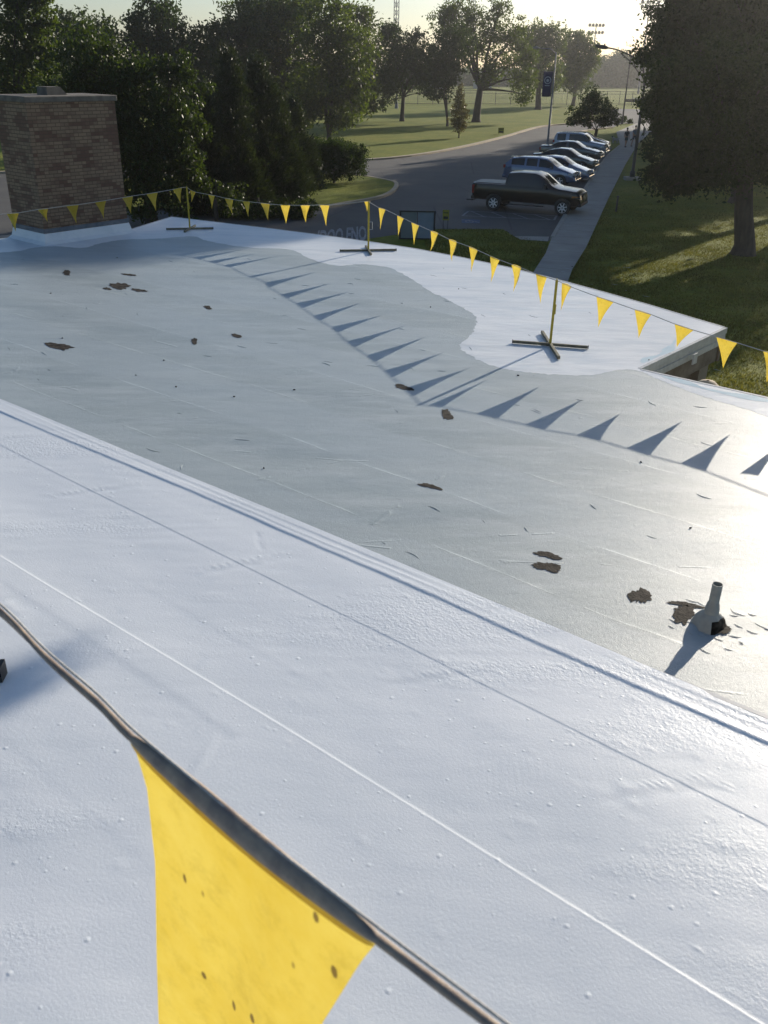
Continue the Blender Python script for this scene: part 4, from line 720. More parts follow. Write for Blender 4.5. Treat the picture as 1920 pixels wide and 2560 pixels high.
tree('crape_myrtle', 'K', 'small spreading multi-stemmed tree beyond the end of the parked cars', L_dark, .20, .85, 4200, .16, None, stems=3, fork=.3, spread=.4, clump=.16)
t = tree('bush', 'bush', 'round dark bush on the grass island by the road bend', L_dark, .12, 1.2, 14000, .08, None, 'bush', clump=.14, fill=.5)
tree('broadleaf_tree', 'L1', 'near tree with glossy leaves right behind the brick chimney', L_gloss, .17, 1.05, 15000, .25, None, hang=.8, clump=.2)
tree('shrub', 'shrubs', 'low leafy shrubs along the lot just beyond the roof edge', L_gloss, .15, .9, 9000, .06, None, 'shrub', clump=.14, fill=.5)
tree('shade_tree', 'A', 'tall tree at the left edge of the photo left of the chimney', L_mid, .28, 1.0, 11000, .3, 'trees behind the chimney')
tree('shade_tree', 'B', 'hazy paler tree far behind the chimney top', L_far, .36, .8, 8000, .3, 'trees behind the chimney')
tree('shade_tree', 'C', 'dark tree with its top against the sky right of the chimney', L_dark, .34, 1.0, 9000, .35, 'trees behind the chimney')
tree('shade_tree', 'Dd', 'tree with flat ragged top between the conifers and the dark tall tree', L_dark, .34, .9, 8000, .3, 'trees behind the chimney')
def conifer(key, label):
    b, (h, r) = D['T'][key]; rs = np.random.default_rng(int(h*1000)); t = empty('conifer', (b[0], b[1], 0)); tag(t, label, 'conifer', 'dark conifers beyond the roof edge')
    mb = MB(); mb.tube([(0, 0, -.1), (0, 0, h*.5), (0, 0, h*.97)], [.16, .1, .02], 8); mb.build('trunk', M['bark'], t, True)
    n = 46000; nc = 520; zc = h*(1-rs.random(nc)**.62)*.98; zc = np.clip(zc, .1, h); ang = rs.random(nc)*6.283; rad = r*1.15*(1-zc/h)**.7*np.clip(rs.normal(.8, .28, nc), .1, 1.5)*(1+.35*np.sin(3*ang+zc*1.3+h))
    c = np.stack([rad*np.cos(ang), rad*np.sin(ang), zc], 1); k = rs.integers(0, nc, n); P_ = c[k]+rs.normal(size=(n, 3))*np.array([.2, .2, .2])
    out_ = np.stack([np.cos(ang), np.sin(ang), np.full(nc, .9)], 1)[k]; a = out_+rs.normal(size=(n, 3))*.5; a /= np.linalg.norm(a, axis=1)[:, None]
    b2 = np.cross(a, rs.normal(size=(n, 3))); b2 /= np.linalg.norm(b2, axis=1)[:, None]; s = .19*(.6+.8*rs.random(n))[:, None]
    V = np.stack([P_-a*s*.5, P_+b2*s*.16, P_+a*s*.5, P_-b2*s*.16], 1).reshape(-1, 3); V[:, 2] = np.maximum(V[:, 2], .03); np_mesh('crown', V, np.arange(4*n).reshape(n, 4), L_con, t, False)
conifer('C1', 'tallest pointed dark conifer standing in front of the tall park trees')
conifer('C2', 'broad dark conifer beside the glossy leaved tree')
conifer('C3', 'short conifer next to the round dark bush')
conifer('C4', 'conifer half hidden behind the glossy leaved tree')
conifer('C5', 'conifer between the tallest pointed one and the round bush')
gt = 'trees right of the sidewalk'
tree('oak_tree', 'T1', 'big dark tree with thick trunk standing on the lawn right of the sidewalk', L_dark, .17, 1.25, 20000, .40, gt, fork=.5, clump=.22, fill=.5)
tree('oak_tree', 'T2', 'tall dark tree whose crown rises out of the top right corner', L_dark, .2, 1.2, 15000, .4, gt, clump=.25, fill=.5)
tree('oak_tree', 'T2b', 'tree at the right edge of the photo behind the thick trunk', L_dark, .2, 1.1, 12000, .38, gt, clump=.25, fill=.5)  # high lobes of both crowns are out of view, added to shade the roof
for k_, lb in (('T3', 'tree hidden behind the big dark trees beside the street lamp'), ('T4', 'tree hidden beyond the street lamp on the right'), ('T5', 'tree hidden behind the right trees near the walkers'), ('T6', 'tree hidden beyond the walkers on the right'), ('T7', 'tree far right hidden behind the lawn trees'), ('T8', 'farthest tree of the hidden right row'), ('T10', 'added unseen tree beyond the right edge, shading the lawn')):  # the last one is unseen, added to shade the lawn
    tree('oak_tree', k_, lb, L_dark, .42, .9, 7000, .35, gt, clump=.4, fill=.6)
for i, (b, h, r) in enumerate(D['far']):
    rnd = random.Random(i+50); rel = []
    for k in range(7):
        a = rnd.uniform(0, 6.28); q = rnd.random()*r*.8; rel.append([math.cos(a)*q, math.sin(a)*q, h*rnd.uniform(.35, .8), r*rnd.uniform(.4, .65), h*rnd.uniform(.18, .26)])
    rel.append([rnd.uniform(-.2, .2)*r, 0, h*.8, r*.45, h*.2]); rel += [[rnd.uniform(-1, 1)*r, 0, h*.22, r*.55, h*.2] for _ in range(3)]
    t = empty('distant_tree', (b[0], b[1], 0)); tag(t, ['hazy distant tree beyond the playing field'][0], 'tree', 'hazy trees beyond the playing field')
    limbs((0, 0), rel, .45, i, .3).build('trunk', M['bark'], t); V, Q = leaves(i+9, rel, .9, .9, 1600, clump=.7); V[:, 2] = np.maximum(V[:, 2], .1); np_mesh('crown', V, Q, L_far, t, False)

# added shadow-casting tree, and lamp, just outside the photo on the right: their branch and pole shadows fall into it
b = Vector((12.5, 8.5, 0)); t = empty('oak_tree', tuple(b)); tag(t, 'added unseen tree on the right, its drooping branch shaped to shade the near roof', 'tree', gt)
rel = [[0, 0, 11.3, 2.6, 1.9], [1.2, 1, 12.3, 2, 1.6], [-.6, -1.2, 12, 2, 1.5], [1, -1.2, 11, 2, 1.5]]
mb = limbs((0, 0), rel, .28, 5, .5); mb.tube(densify([(-1, 0, 10.6), (-3.2, .2, 11.3), (-6.3, .4, 10.6), (-7.9, .4, 9.3), (-8.2, .4, 8.5)], 4), .035, 6); mb.build('trunk', M['bark'], t, True)
V, Q = leaves(77, rel, .2, .9, 9000, clump=.25); V2, Q2 = leaves(78, [[-8.22, .4, 8.04, .08, .08], [-8.20, .38, 7.96, .035, .05], [-8.24, .4, 8.13, .11, .07]], .08, 9, 5000, clump=.035, fill=.9); np_mesh('crown', np.concatenate([V, V2]), np.concatenate([Q, Q2+len(V)]), L_dark, t, False)
ol = empty('street_lamp', (18.5, 35.4, 0)); tag(ol, 'street lamp outside the photo on the right lawn', 'street lamp'); mb = MB(); mb.tube([(0, 0, 0), (0, 0, .5), (0, 0, .52), (0, 0, 8.2)], [.16, .16, .11, .07], 10); mb.build('pole', M['pole'], ol)
mb = MB(); mb.tube([(0, 0, 8.1), (.6, 0, 8.6), (1.8, 0, 8.7)], .045, 6); mb.build('arm', M['pole'], ol)
# real grass blades on the near lawn
rs = np.random.default_rng(8); n = 420000; gx = rs.uniform(1.5, 24, n); gy = 14+48*rs.random(n)**1.25
def inside(px, py, poly):
    c = np.zeros(len(px), bool); j = len(poly)-1
    for i in range(len(poly)):
        xi, yi = poly[i]; xj, yj = poly[j]; c ^= ((yi > py) != (yj > py)) & (px < (xj-xi)*(py-yi)/(yj-yi+1e-12)+xi); j = i
    return c
ok = ~inside(gx, gy, walk) & ~inside(gx, gy, asp) & (gx < gy*.72) & ~inside(gx, gy, outline); gx, gy = gx[ok], gy[ok]; n = len(gx)
den = np.sin(gx*1.7+gy*.6)+np.sin(gy*2.3-gx*.9)+rs.normal(size=n)*.9; keep = (den > -1.2) & (rs.random(n) < np.clip((62-gy)/26, 0, 1)); gx, gy = gx[keep], gy[keep]; n = len(gx)
a = rs.uniform(0, 6.283, n); hgt = rs.uniform(.03, .085, n); wd_ = rs.uniform(.008, .02, n); lean = rs.normal(0, .03, (n, 2))
V = np.zeros((n, 3, 3)); V[:, 0] = np.stack([gx-np.cos(a)*wd_, gy-np.sin(a)*wd_, np.zeros(n)], 1); V[:, 1] = np.stack([gx+np.cos(a)*wd_, gy+np.sin(a)*wd_, np.zeros(n)], 1); V[:, 2] = np.stack([gx+lean[:, 0], gy+lean[:, 1], hgt], 1)
gm_ = leaf_mat('grass_blades', (.09, .10, .017), (.19, .175, .042), .4, .6, (1.5, 1.5, .8), .2)
tag(np_mesh('grass', V.reshape(-1, 3), np.arange(3*n).reshape(n, 3), gm_, None, False), kind='stuff')

# ---------------- vehicles ----------------
def interp(P, x):
    if x <= P[0][0]: return P[0][1]
    for (a, b), (c, d) in zip(P[:-1], P[1:]):
        if x <= c:
            t = (x-a)/(c-a) if c > a else 1; t = t*t*(3-2*t)*.35+t*.65; return b+(d-b)*t
    return P[-1][1]
def car(name, label, cat, nose, heading, k, paint, group='vehicles parked nose-in along the sidewalk'):
    L, W = k['L'], k['W']; root = empty(name, (nose[0], nose[1], .006), heading); tag(root, label, cat, group)
    hw = W/2; wr = k.get('wr', .36); top, belt, low = k['top'], k['belt'], k['low']
    xs = sorted(set([round(-L+i*L/110, 4) for i in range(111)] + [q[0]+d for q in top for d in (-.004, .004) if -L < q[0]+d < 0])); J = 14; V = []; info = []
    for x in xs:
        zb, zt, zl = interp(belt, x), interp(top, x), interp(low, x); e = min(x+L, -x); tw_ = .86+.14*min(1, max(0, e/.55))**.5; h = hw*tw_; g = max(0, min(1, (zt-zb)/.35)); zt = max(zt, zb+.015)
        wt = h*(.88*(1-g)+k.get('tum', .74)*g); sec = [(0, zl), (h*.84, zl), (h*.96, zl+.07), (h, zl+.4*(zb-zl)), (h*.995, zb-.16), (h*.965, zb-.03), (h*.93, zb)]
        for s in (.12, .5, .86): sec.append((h*.93+(wt-h*.93)*s**1.15, zb+(zt-zb)*s))
        sec += [(wt*.97, zt-.01*g), (wt*.85, zt+.012), (wt*.45, zt+.03), (0, zt+.036)]
        sec[9] = (wt, zb+(zt-zb)*.88)
        row = sec + [(-a, b) for a, b in sec[-2:0:-1]]; info.append((zt-zb, zt)); V.append([Vector((x, a, b)) for a, b in row])
    n = len(V[0]); flat = [v for r_ in V for v in r_]; F = []
    for i in range(len(xs)-1):
        for j in range(n): j2 = (j+1) % n; F.append([i*n+j, (i+1)*n+j, (i+1)*n+j2, i*n+j2])
    F.append([j for j in range(n)]); F.append([(len(xs)-1)*n+j for j in range(n)][::-1])
    body = MB().add(flat, F).build('body', paint, root); smooth_ang(body, 32)
    def patch(nm, x0, x1, j0, j1, m, off=.006, cond=None):
        I = [i for i, x in enumerate(xs) if x0 <= x <= x1 and (cond is None or cond(i))]
        if len(I) < 2: return
        pv = []; pf = []
        for a, i in enumerate(I):
            for j in range(j0, j1+1):
                p = V[i][j]; i2 = min(i+1, len(xs)-1); i1 = max(i-1, 0); du = V[i2][j]-V[i1][j]; dv = V[i][min(j+1, n-1)]-V[i][max(j-1, 0)]; nn = du.cross(dv); nn = nn.normalized() if nn.length > 1e-9 else Vector((0, 0, 1))
                c = Vector((p.x, 0, .8)); nn = nn if nn.dot(p-c) > 0 else -nn; pv.append(p+nn*off)
        w_ = j1-j0+1
        for a in range(len(I)-1):
            for j in range(w_-1): pf.append([a*w_+j, a*w_+j+1, (a+1)*w_+j+1, (a+1)*w_+j])
        o = mesh(nm, pv, pf, m, root, True); return o
    for (x0, x1) in k['win']:
        patch('side_window', x0, x1, 7, 9, M['glass'], cond=lambda i: info[i][0] > .16); patch('side_window', x0, x1, n-9, n-7, M['glass'], cond=lambda i: info[i][0] > .16)
    patch('windshield', *k['ws'], 10, n-10, M['glass'])
    patch('rear_window', *k['rw'], 10, n-10, M['glass'])
    for nm, x0, x1 in k.get('flat', []): patch(nm, x0, x1, 11, n-11, M[k.get('flatm', 'dark')], .02)
    for x in k['wheels']:
        for s in (-1, 1):
            wl = MB(); r = wr; yy = s*(hw-.09)
            wl.lathe([(r*.62, -.10), (r*.93, -.11), (r, -.07), (r, .07), (r*.93, .11), (r*.62, .10)], 28, (0, 0, 0), 'Y'); o = smooth_ang(wl.build('wheel', M['tyre'], root, loc=(x, yy, r)), 40)
            rm = MB(); rm.lathe([(r*.66, -.085), (r*.66, .085)], 28, (0, 0, 0), 'Y'); rm.lathe([(r*.66, s*.088), (r*.60, s*.1), (r*.58, s*.07)], 28, (0, 0, 0), 'Y')
            for q in range(k.get('sp', 5)):
                a = 6.283*q/k.get('sp', 5)+.3; c = Vector((math.cos(a), 0, math.sin(a))); d = Vector((-math.sin(a), 0, math.cos(a)))
                P4_ = [c*r*.08+d*r*.10, c*r*.62+d*r*.05, c*r*.62-d*r*.05, c*r*.08-d*r*.10]
                rm.add([p+Vector((0, s*.075, 0)) for p in P4_]+[p+Vector((0, s*.10, 0)) for p in P4_], [[0, 1, 2, 3], [7, 6, 5, 4], [0, 4, 5, 1], [1, 5, 6, 2], [2, 6, 7, 3], [3, 7, 4, 0]])
            rm.build('rim', M['rim'], o)
            br_ = MB(); br_.lathe([(.001, s*.05), (r*.64, s*.05)], 24, (0, 0, 0), 'Y'); br_.build('brake_disc', M['black'], o)
            am = MB(); P_ = []; zc = r
            for q in range(25):
                a = math.pi*(q/24)*1.16-.25; P_.append((x+math.cos(a)*r*1.17, zc+math.sin(a)*r*1.13))
            P_ = [p for p in P_ if p[1] > interp(low, p[0])-.02]; yo = s*(hw*1.0+.004)
            am.add([(x, yo, zc)]+[(a, yo, b) for a, b in P_], [[0, i, i+1] for i in range(1, len(P_))]); am.build('wheel_arch_shade', M['black'], root)  # flat black disc painting the dark of the wheel well onto the side
            o.location.y = s*(hw-.075)
    for s in (-1, 1):
        zb = interp(belt, -.25); x0 = -.10; hl = MB(); zl = k['hl']
        hl.add([(-.04, s*hw*.55, zl-.06), (-.10, s*hw*.90, zl-.05), (-.45, s*hw*.985, zl+.01), (-.42, s*hw*.97, zl+.09), (-.14, s*hw*.86, zl+.07), (-.10, s*hw*.55, zl+.05),
                (-.0+.03, s*hw*.55, zl-.06), (-.03, s*hw*.93, zl-.05), (-.45, s*hw*1.01, zl+.01), (-.42, s*hw*1.0, zl+.09), (-.06, s*hw*.90, zl+.07), (-.02, s*hw*.55, zl+.05)],
               [[0, 1, 2, 3, 4, 5], [11, 10, 9, 8, 7, 6]]+[[i, (i+1) % 6, 6+(i+1) % 6, 6+i] for i in range(6)]); hl.build('headlight', M[k.get('hlm', 'lens')], root)
        tl = MB(); tl.box((-L+.06, s*hw*.80, k['tl']), (.16, hw*.24, .2 if not k.get('tall') else .42)); bevel(tl.build('taillight', M['redl'], root), .02)
        mr = MB(); xm = k['mir']; zm = interp(belt, xm)+.09; mr.box((xm, s*(hw+.09), zm), (.10, .20, .14 if not k.get('tall') else .22)); mr.box((xm-.0, s*(hw-.02), zm-.06), (.05, .12, .03)); bevel(mr.build('mirror', paint if not k.get('tall') else M['black'], root), .03, 3)
        for xd in k['doors']:
            dh = MB(); dh.box((xd, s*(hw*.985), interp(belt, xd)-.14), (.16, .03, .03)); bevel(dh.build('door_handle', M['chrome'] if k.get('hch') else paint, root), .008)
    gm = MB(); gz = k['gr']; gm.box((-.02, 0, gz), (.10, hw*.95, .12 if not k.get('tall') else .34)); gr1 = bevel(gm.build('grille', M['black'], root), .02)
    if k.get('tall'):
        c_ = MB()
        for q in range(4): c_.box((.035, 0, gz-.13+q*.085), (.02, hw*.93, .025))
        c_.build('grille_bar', M['chrome'], gr1)
    bp = MB(); bp.box((-.06, 0, k['bump']), (.20, W*.90, .16)); bevel(bp.build('bumper', paint if not k.get('tall') else M['chrome' if k.get('chb') else 'black'], root), .05, 3)
    bp = MB(); bp.box((-L+.04, 0, k['bump']+.05), (.20, W*.93, .17)); bevel(bp.build('bumper', paint if not k.get('tall') else M['black'], root), .05, 3)
    pt_ = MB(); pt_.box((-L-.065, 0, k['bump']+.12), (.01, .3, .15)); pt_.build('license_plate', M['lens'], root)
    if k.get('rails'):
        for s in (-1, 1):
            rl = MB(); z_ = interp(top, k['rails'][0])+.06; rl.tube([(k['rails'][0], s*hw*.66, z_-.04), (k['rails'][0]+.1, s*hw*.66, z_), (k['rails'][1]-.1, s*hw*.66, z_), (k['rails'][1], s*hw*.66, z_-.04)], .014, 6); rl.build('roof_rail', M['rimd'], root)
    if k.get('spoiler'):
        sp2 = MB(); sp2.box((-L+.35, 0, interp(top, -L+.5)+.03), (.34, W*.62, .035)); bevel(sp2.build('spoiler', paint, root), .012)
    if k.get('steps'):
        for s in (-1, 1): st = MB(); st.box((-2.9, s*(hw-.02), .40), (2.1, .12, .05)); st.build('side_step', M['dark'], root)
        st = MB(); st.box((-L-.22, -.1, .42), (.4, .9, .06)); bevel(st.build('hitch_step', M['black'], root), .02)
    return root
def paintm(n, c, rough=.22): return pm(n, c, tuple(x*.95 for x in c), 2, rough, .3, coat=1.0)
P_blk = pm('black_paint', (.004, .004, .004), (.006, .006, .006), 2, .25, spec=.35, coat=.3); P_bl = paintm('blue_grey_paint', (.10, .14, .24)); P_lb = paintm('light_blue_paint', (.16, .20, .30)); P_gn = paintm('dark_green_grey_paint', (.03, .045, .042)); P_gy = paintm('dark_grey_paint', (.05, .058, .062)); P_sv = paintm('silver_blue_paint', (.20, .24, .31)); P_dk = paintm('charcoal_paint', (.03, .034, .04))
M['cover'] = pm('tonneau_vinyl', (.12, .14, .14), (.15, .17, .165), 3, .45)
sedan = dict(L=4.75, W=1.82, wr=.33, low=[(-4.75, .34), (-4.3, .22), (-.6, .2), (0, .27)], belt=[(-4.75, .78), (-4.66, .94), (-3.6, .96), (-1.5, .90), (-.75, .80), (-.2, .66), (0, .52)],
    top=[(-4.75, .80), (-4.68, .99), (-4.1, 1.04), (-3.35, 1.33), (-2.75, 1.44), (-2.1, 1.42), (-1.25, .98), (-.75, .86), (-.2, .70), (0, .53)],
    win=[(-3.95, -2.78), (-2.68, -1.5)], ws=(-2.02, -1.33), rw=(-4.02, -3.40), wheels=(-3.72, -.93), hl=.62, tl=.82, mir=-1.62, doors=(-3.3, -2.15), gr=.50, bump=.36)
sedan2 = dict(sedan, L=5.0, top=[(-5.0, .82), (-4.93, 1.03), (-4.1, 1.06), (-3.5, 1.36), (-2.9, 1.44), (-2.2, 1.42), (-1.4, 1.0), (-.8, .90), (-.2, .76), (0, .56)], belt=[(-5.0, .8), (-4.93, .98), (-3.6, .97), (-1.5, .92), (-.75, .84), (-.2, .72), (0, .55)], low=[(-5.0, .36), (-4.5, .22), (-.6, .2), (0, .27)], rw=(-4.05, -3.55), wheels=(-3.95, -.98))
hatch = dict(sedan, L=4.45, W=1.8, top=[(-4.45, .85), (-4.38, 1.06), (-4.1, 1.2), (-3.4, 1.42), (-2.6, 1.49), (-2.0, 1.45), (-1.1, .98), (-.7, .86), (-.2, .70), (0, .52)], belt=[(-4.45, .84), (-4.38, 1.0), (-3.6, .99), (-1.5, .92), (-.75, .82), (-.2, .66), (0, .52)], low=[(-4.45, .34), (-4.1, .22), (-.6, .2), (0, .27)], rw=(-4.2, -3.5), wheels=(-3.55, -.9), win=[(-3.85, -2.62), (-2.52, -1.4)], ws=(-1.9, -1.18))
cross = dict(sedan, L=4.7, W=1.88, wr=.36, top=[(-4.7, .95), (-4.62, 1.25), (-4.2, 1.55), (-3.6, 1.63), (-2.5, 1.66), (-1.95, 1.60), (-1.1, 1.10), (-.7, 1.0), (-.2, .84), (0, .62)], belt=[(-4.7, .94), (-4.62, 1.12), (-3.6, 1.10), (-1.5, 1.02), (-.75, .94), (-.2, .80), (0, .60)], low=[(-4.7, .4), (-4.3, .26), (-.6, .25), (0, .32)], rw=(-4.58, -4.22), wheels=(-3.72, -.95), win=[(-4.2, -3.3), (-3.22, -2.5), (-2.42, -1.45)], ws=(-1.9, -1.18), rails=(-4.0, -2.2), spoiler=1, hl=.76, tl=1.05, bump=.42, gr=.60, mir=-1.55)
suv = dict(cross, L=4.6, W=1.86, top=[(-4.6, 1.0), (-4.52, 1.45), (-4.35, 1.72), (-3.8, 1.77), (-2.3, 1.78), (-2.0, 1.72), (-1.35, 1.15), (-.9, 1.08), (-.2, .98), (0, .70)], belt=[(-4.6, 1.0), (-4.5, 1.08), (-1.5, 1.06), (-.9, 1.02), (-.2, .93), (0, .68)], low=[(-4.6, .45), (-.4, .3), (0, .38)], rw=(-4.56, -4.36), win=[(-4.3, -3.5), (-3.25, -1.5)], ws=(-1.96, -1.42), rails=(-4.1, -2.4), spoiler=0, tum=.80)
pick = dict(L=5.75, W=2.0, wr=.40, low=[(-5.75, .52), (-.9, .48), (-.2, .45), (0, .5)], belt=[(-5.75, 1.30), (-3.98, 1.31), (-1.65, 1.28), (-1.3, 1.22), (-.3, 1.14), (-.06, 1.02), (0, .8)],
    top=[(-5.75, 1.315), (-3.99, 1.325), (-3.97, 1.6), (-3.86, 1.88), (-3.3, 1.94), (-2.5, 1.94), (-2.25, 1.88), (-1.45, 1.34), (-1.2, 1.27), (-.3, 1.19), (-.06, 1.06), (0, .82)],
    win=[(-3.86, -2.98), (-2.86, -1.75)], ws=(-2.2, -1.50), rw=(-3.965, -3.9), wheels=(-4.53, -.88), hl=.90, tl=1.02, mir=-1.85, doors=(-3.1, -2.1), gr=.92, bump=.55, tall=1, sp=7, steps=1, flat=[('bed_cover', -5.70, -4.05)], flatm='cover', tum=.80, hlm='amber')
nz = D['noses']
tr = (Vector(D['truck'][0])-Vector(D['truck'][1])); hd = math.atan2(tr.y, tr.x); td = Vector((math.cos(hd), math.sin(hd))); rt = Vector((td.y, -td.x))
frontw = Vector(D['truck'][0]) - rt*1.0
tnose = frontw + td*.86; tnose = tnose
car('pickup_truck', 'black crew cab pickup truck with covered bed, nearest of the parked row', 'pickup truck', tnose, hd, pick, P_blk)
specs = [('parked_car', 'blue-grey crossover with roof rails and spoiler parked beside the black pickup', cross, P_bl, nz[1]), ('parked_car', 'light blue sloping-back compact car, third from the near end', hatch, P_lb, nz[2]),
 ('parked_car', 'dark green-grey sedan between the light blue compact and the long sedan', sedan, P_gn, nz[3]), ('parked_car', 'long dark grey sedan parked beside the silver boxy wagon', sedan2, P_gy, nz[4]),
 ('parked_car', 'silver-blue boxy sport utility with upright rear next to the pole', suv, P_sv, nz[5]), ('parked_car', 'charcoal sedan, farthest of the parked row', sedan, P_dk, nz[6])]
for nm, lb, kk, pp, q in specs: car(nm, lb, 'car', Vector(q)+rt*-.2, hd-R(1), kk, pp)
M['letters'] = pm('bed_letters', (.25, .26, .26))

# ---------------- street furniture ----------------
lp = empty('street_lamp', (*D['lamp'][0], 0)); tag(lp, 'dark street lamp with double curved arm standing right of the sidewalk', 'street lamp'); b = Vector(lp.location)
P0_ = [Vector(q)-b for q in D['lamp_pts']]; P1_ = [Vector(q)-b for q in D['lamp_in']]
mb = MB(); mb.box((0, 0, .1), (1.0, .8, .2)); mb.build('footing', M['conc'], lp)
mb = MB(); mb.tube([(0, 0, .2), (0, 0, .55), (0, 0, .6), (0, 0, 2.5), tuple(P0_[0]-Vector((0, 0, .3)))], [.18, .18, .11, .10, .075], 12); mb.build('pole', M['pole'], lp, True)
mb = MB(); mb.tube(densify([tuple(P0_[0]-Vector((0, 0, .35)))]+[tuple(q) for q in P0_], 4), .045, 8); mb.build('arm', M['pole'], lp, True)
mb = MB(); mb.tube(densify([tuple(P0_[0]-Vector((0, 0, .5)))]+[tuple(q) for q in P1_], 4), .032, 8)
for a, c in ((P1_[4], P0_[4]), (P1_[2], P0_[3])): mb.tube([a, c], .022, 6)
mb.build('brace', M['pole'], lp, True)
hd_ = (P0_[-1]-P0_[-2]).normalized(); q = P0_[-1]; mb = MB(); mb.tube([q-hd_*.15, q, q+hd_*.25, q+hd_*.55, q+hd_*.72], [.05, .11, .13, .09, .02], 10); o = mb.build('lamp_head', M['pole'], lp, True)
mb = MB(); mb.lathe([(.0, .22), (.04, .2), (.05, .1), (.05, 0)], 10, tuple(q+hd_*.1)); mb.build('photocell', M['pole'], o)
bp_ = empty('banner_pole', (*D['banner'][0], 0)); tag(bp_, 'tall grey lamp pole carrying a blue banner beside the parked cars', 'lamp post'); H_ = 7.9; HB0, HB1 = D['h']['ban_bot'], D['h']['ban_top']
mb = MB(); mb.tube([(0, 0, 0), (0, 0, .5), (0, 0, .52), (0, 0, H_)], [.16, .16, .10, .055], 12); mb.build('pole', M['palepole'], bp_, True)
mb = MB(); mb.tube([(0, 0, H_-.1), (-.5, 0, H_+.25), (-1.6, 0, H_+.3)], .04, 8); mb.build('arm', M['palepole'], bp_, True)
mb = MB(); mb.tube([(-1.5, 0, H_+.3), (-1.8, 0, H_+.32), (-2.1, 0, H_+.3)], [.06, .11, .04], 8); mb.build('lamp_head', M['palepole'], bp_, True)
bw = .82; mb = MB(); V = []; F = []
for i in range(13):
    z = HB0+(HB1-HB0)*i/12
    for j in range(7): V.append((-.12-bw*j/6, .02*math.sin(j*1.1+i*.6), z))
for i in range(12):
    for j in range(6): a = i*7+j; F.append([a, a+1, a+8, a+7])
bn = mesh('banner', V, F, M['navy'], bp_, True); so = bn.modifiers.new('thick', 'SOLIDIFY'); so.thickness = .012
zc = HB0+(HB1-HB0)*.66; mb = MB(); cx_ = -.12-bw/2
for rr0, rr1 in ((.24, .31),):
    n = 28
    for i in range(n):
        a0, a1 = 6.283*i/n, 6.283*(i+1)/n
        mb.add([(cx_+math.cos(a0)*rr0, -.045, zc+math.sin(a0)*rr0), (cx_+math.cos(a0)*rr1, -.045, zc+math.sin(a0)*rr1), (cx_+math.cos(a1)*rr1, -.045, zc+math.sin(a1)*rr1), (cx_+math.cos(a1)*rr0, -.045, zc+math.sin(a1)*rr0)], [[0, 1, 2, 3]])
mb.lathe([(0.001, -.045), (.13, -.045)], 20, (cx_, 0, zc-.02), 'Y')
mb.add([(cx_-.22, -.045, zc-.46), (cx_+.2, -.045, zc-.46), (cx_+.2, -.045, zc-.40), (cx_-.22, -.045, zc-.40)], [[0, 1, 2, 3]]); mb.build('emblem', M['palefab'], bn)
mb = MB(); mb.tube([(0, 0, HB1+.03), (-.98, 0, HB1+.03)], .02, 6); mb.tube([(0, 0, HB0-.03), (-.98, 0, HB0-.03)], .02, 6); mb.build('bracket', M['palepole'], bp_)
fp = empty('street_lamp', (*D['trees'][19], 0)); tag(fp, 'far thin street lamp pole seen through the curved lamp arm', 'street lamp')
mb = MB(); mb.tube([(0, 0, 0), (0, 0, D['h']['farpole'])], [.12, .06], 8); mb.build('pole', M['pole'], fp); mb = MB(); mb.tube([(0, 0, D['h']['farpole']-.1), (.7, 0, D['h']['farpole']+.2), (1.5, 0, D['h']['farpole']+.2)], .05, 6); mb.build('arm', M['pole'], fp)
gp = empty('utility_pole', (*D['gpole'], 0)); tag(gp, 'pale grey pole on the park grass beside the fork-trunked tree', 'pole')
mb = MB(); mb.tube([(0, 0, 0), (0, 0, .9), (0, 0, .92), (0, 0, 9)], [.32, .22, .15, .1], 10); mb.build('pole', M['palepole'], gp)
# fence across the field
FP = [Vector(q) for q in D['fence']]; a0, a1 = FP[0], FP[-1]; fn = empty('chain_link_fence', (a0.x, a0.y, 0)); tag(fn, 'dark chain-link fence running along the far side of the park lawn', 'fence')
pts = densify([tuple(q) for q in FP], 10); tot = []; hf = 2.4
acc = 0; nxt = 0; mb = MB(); rel = [Vector((*q, 0))-Vector((a0.x, a0.y, 0)) for q in pts]; postm = None
for i in range(len(rel)-1):
    seg_ = rel[i+1]-rel[i]; L = seg_.length
    while nxt <= acc+L:
        q = rel[i]+seg_*((nxt-acc)/L)
        if postm is None: pb = MB(); pb.tube([(0, 0, 0), (0, 0, hf+.1)], .05, 6); o = pb.build('post', M['pole'], fn, loc=q); postm = o.data
        else: o = bpy.data.objects.new('post', postm); col.objects.link(o); o.parent = fn; o.location = q
        nxt += 3.2
    acc += L
for z_ in (hf, hf-.45, .15): mb.tube([q+Vector((0, 0, z_)) for q in rel], .035, 5)
mb.build('rail', M['pole'], fn)
mb = MB()
for i in range(len(rel)-1):
    n_ = 10
    for k in range(n_):
        q = rel[i].lerp(rel[i+1], k/n_); q2 = rel[i].lerp(rel[i+1], min(1, (k+2)/n_)); mb.add([q, q+Vector((0, 0, hf)), q2+Vector((0, 0, hf)), q2, q+Vector((.025, 0, 0)), q2+Vector((.025, 0, 0))], [[0, 4, 2], [3, 5, 1]]) if 0 else mb.tube([q+Vector((0, 0, .1)), q2+Vector((0, 0, hf))], .008, 3, False)
        mb.tube([q2+Vector((0, 0, .1)), q+Vector((0, 0, hf))], .008, 3, False)
mb.build('mesh', M['pole'], fn)
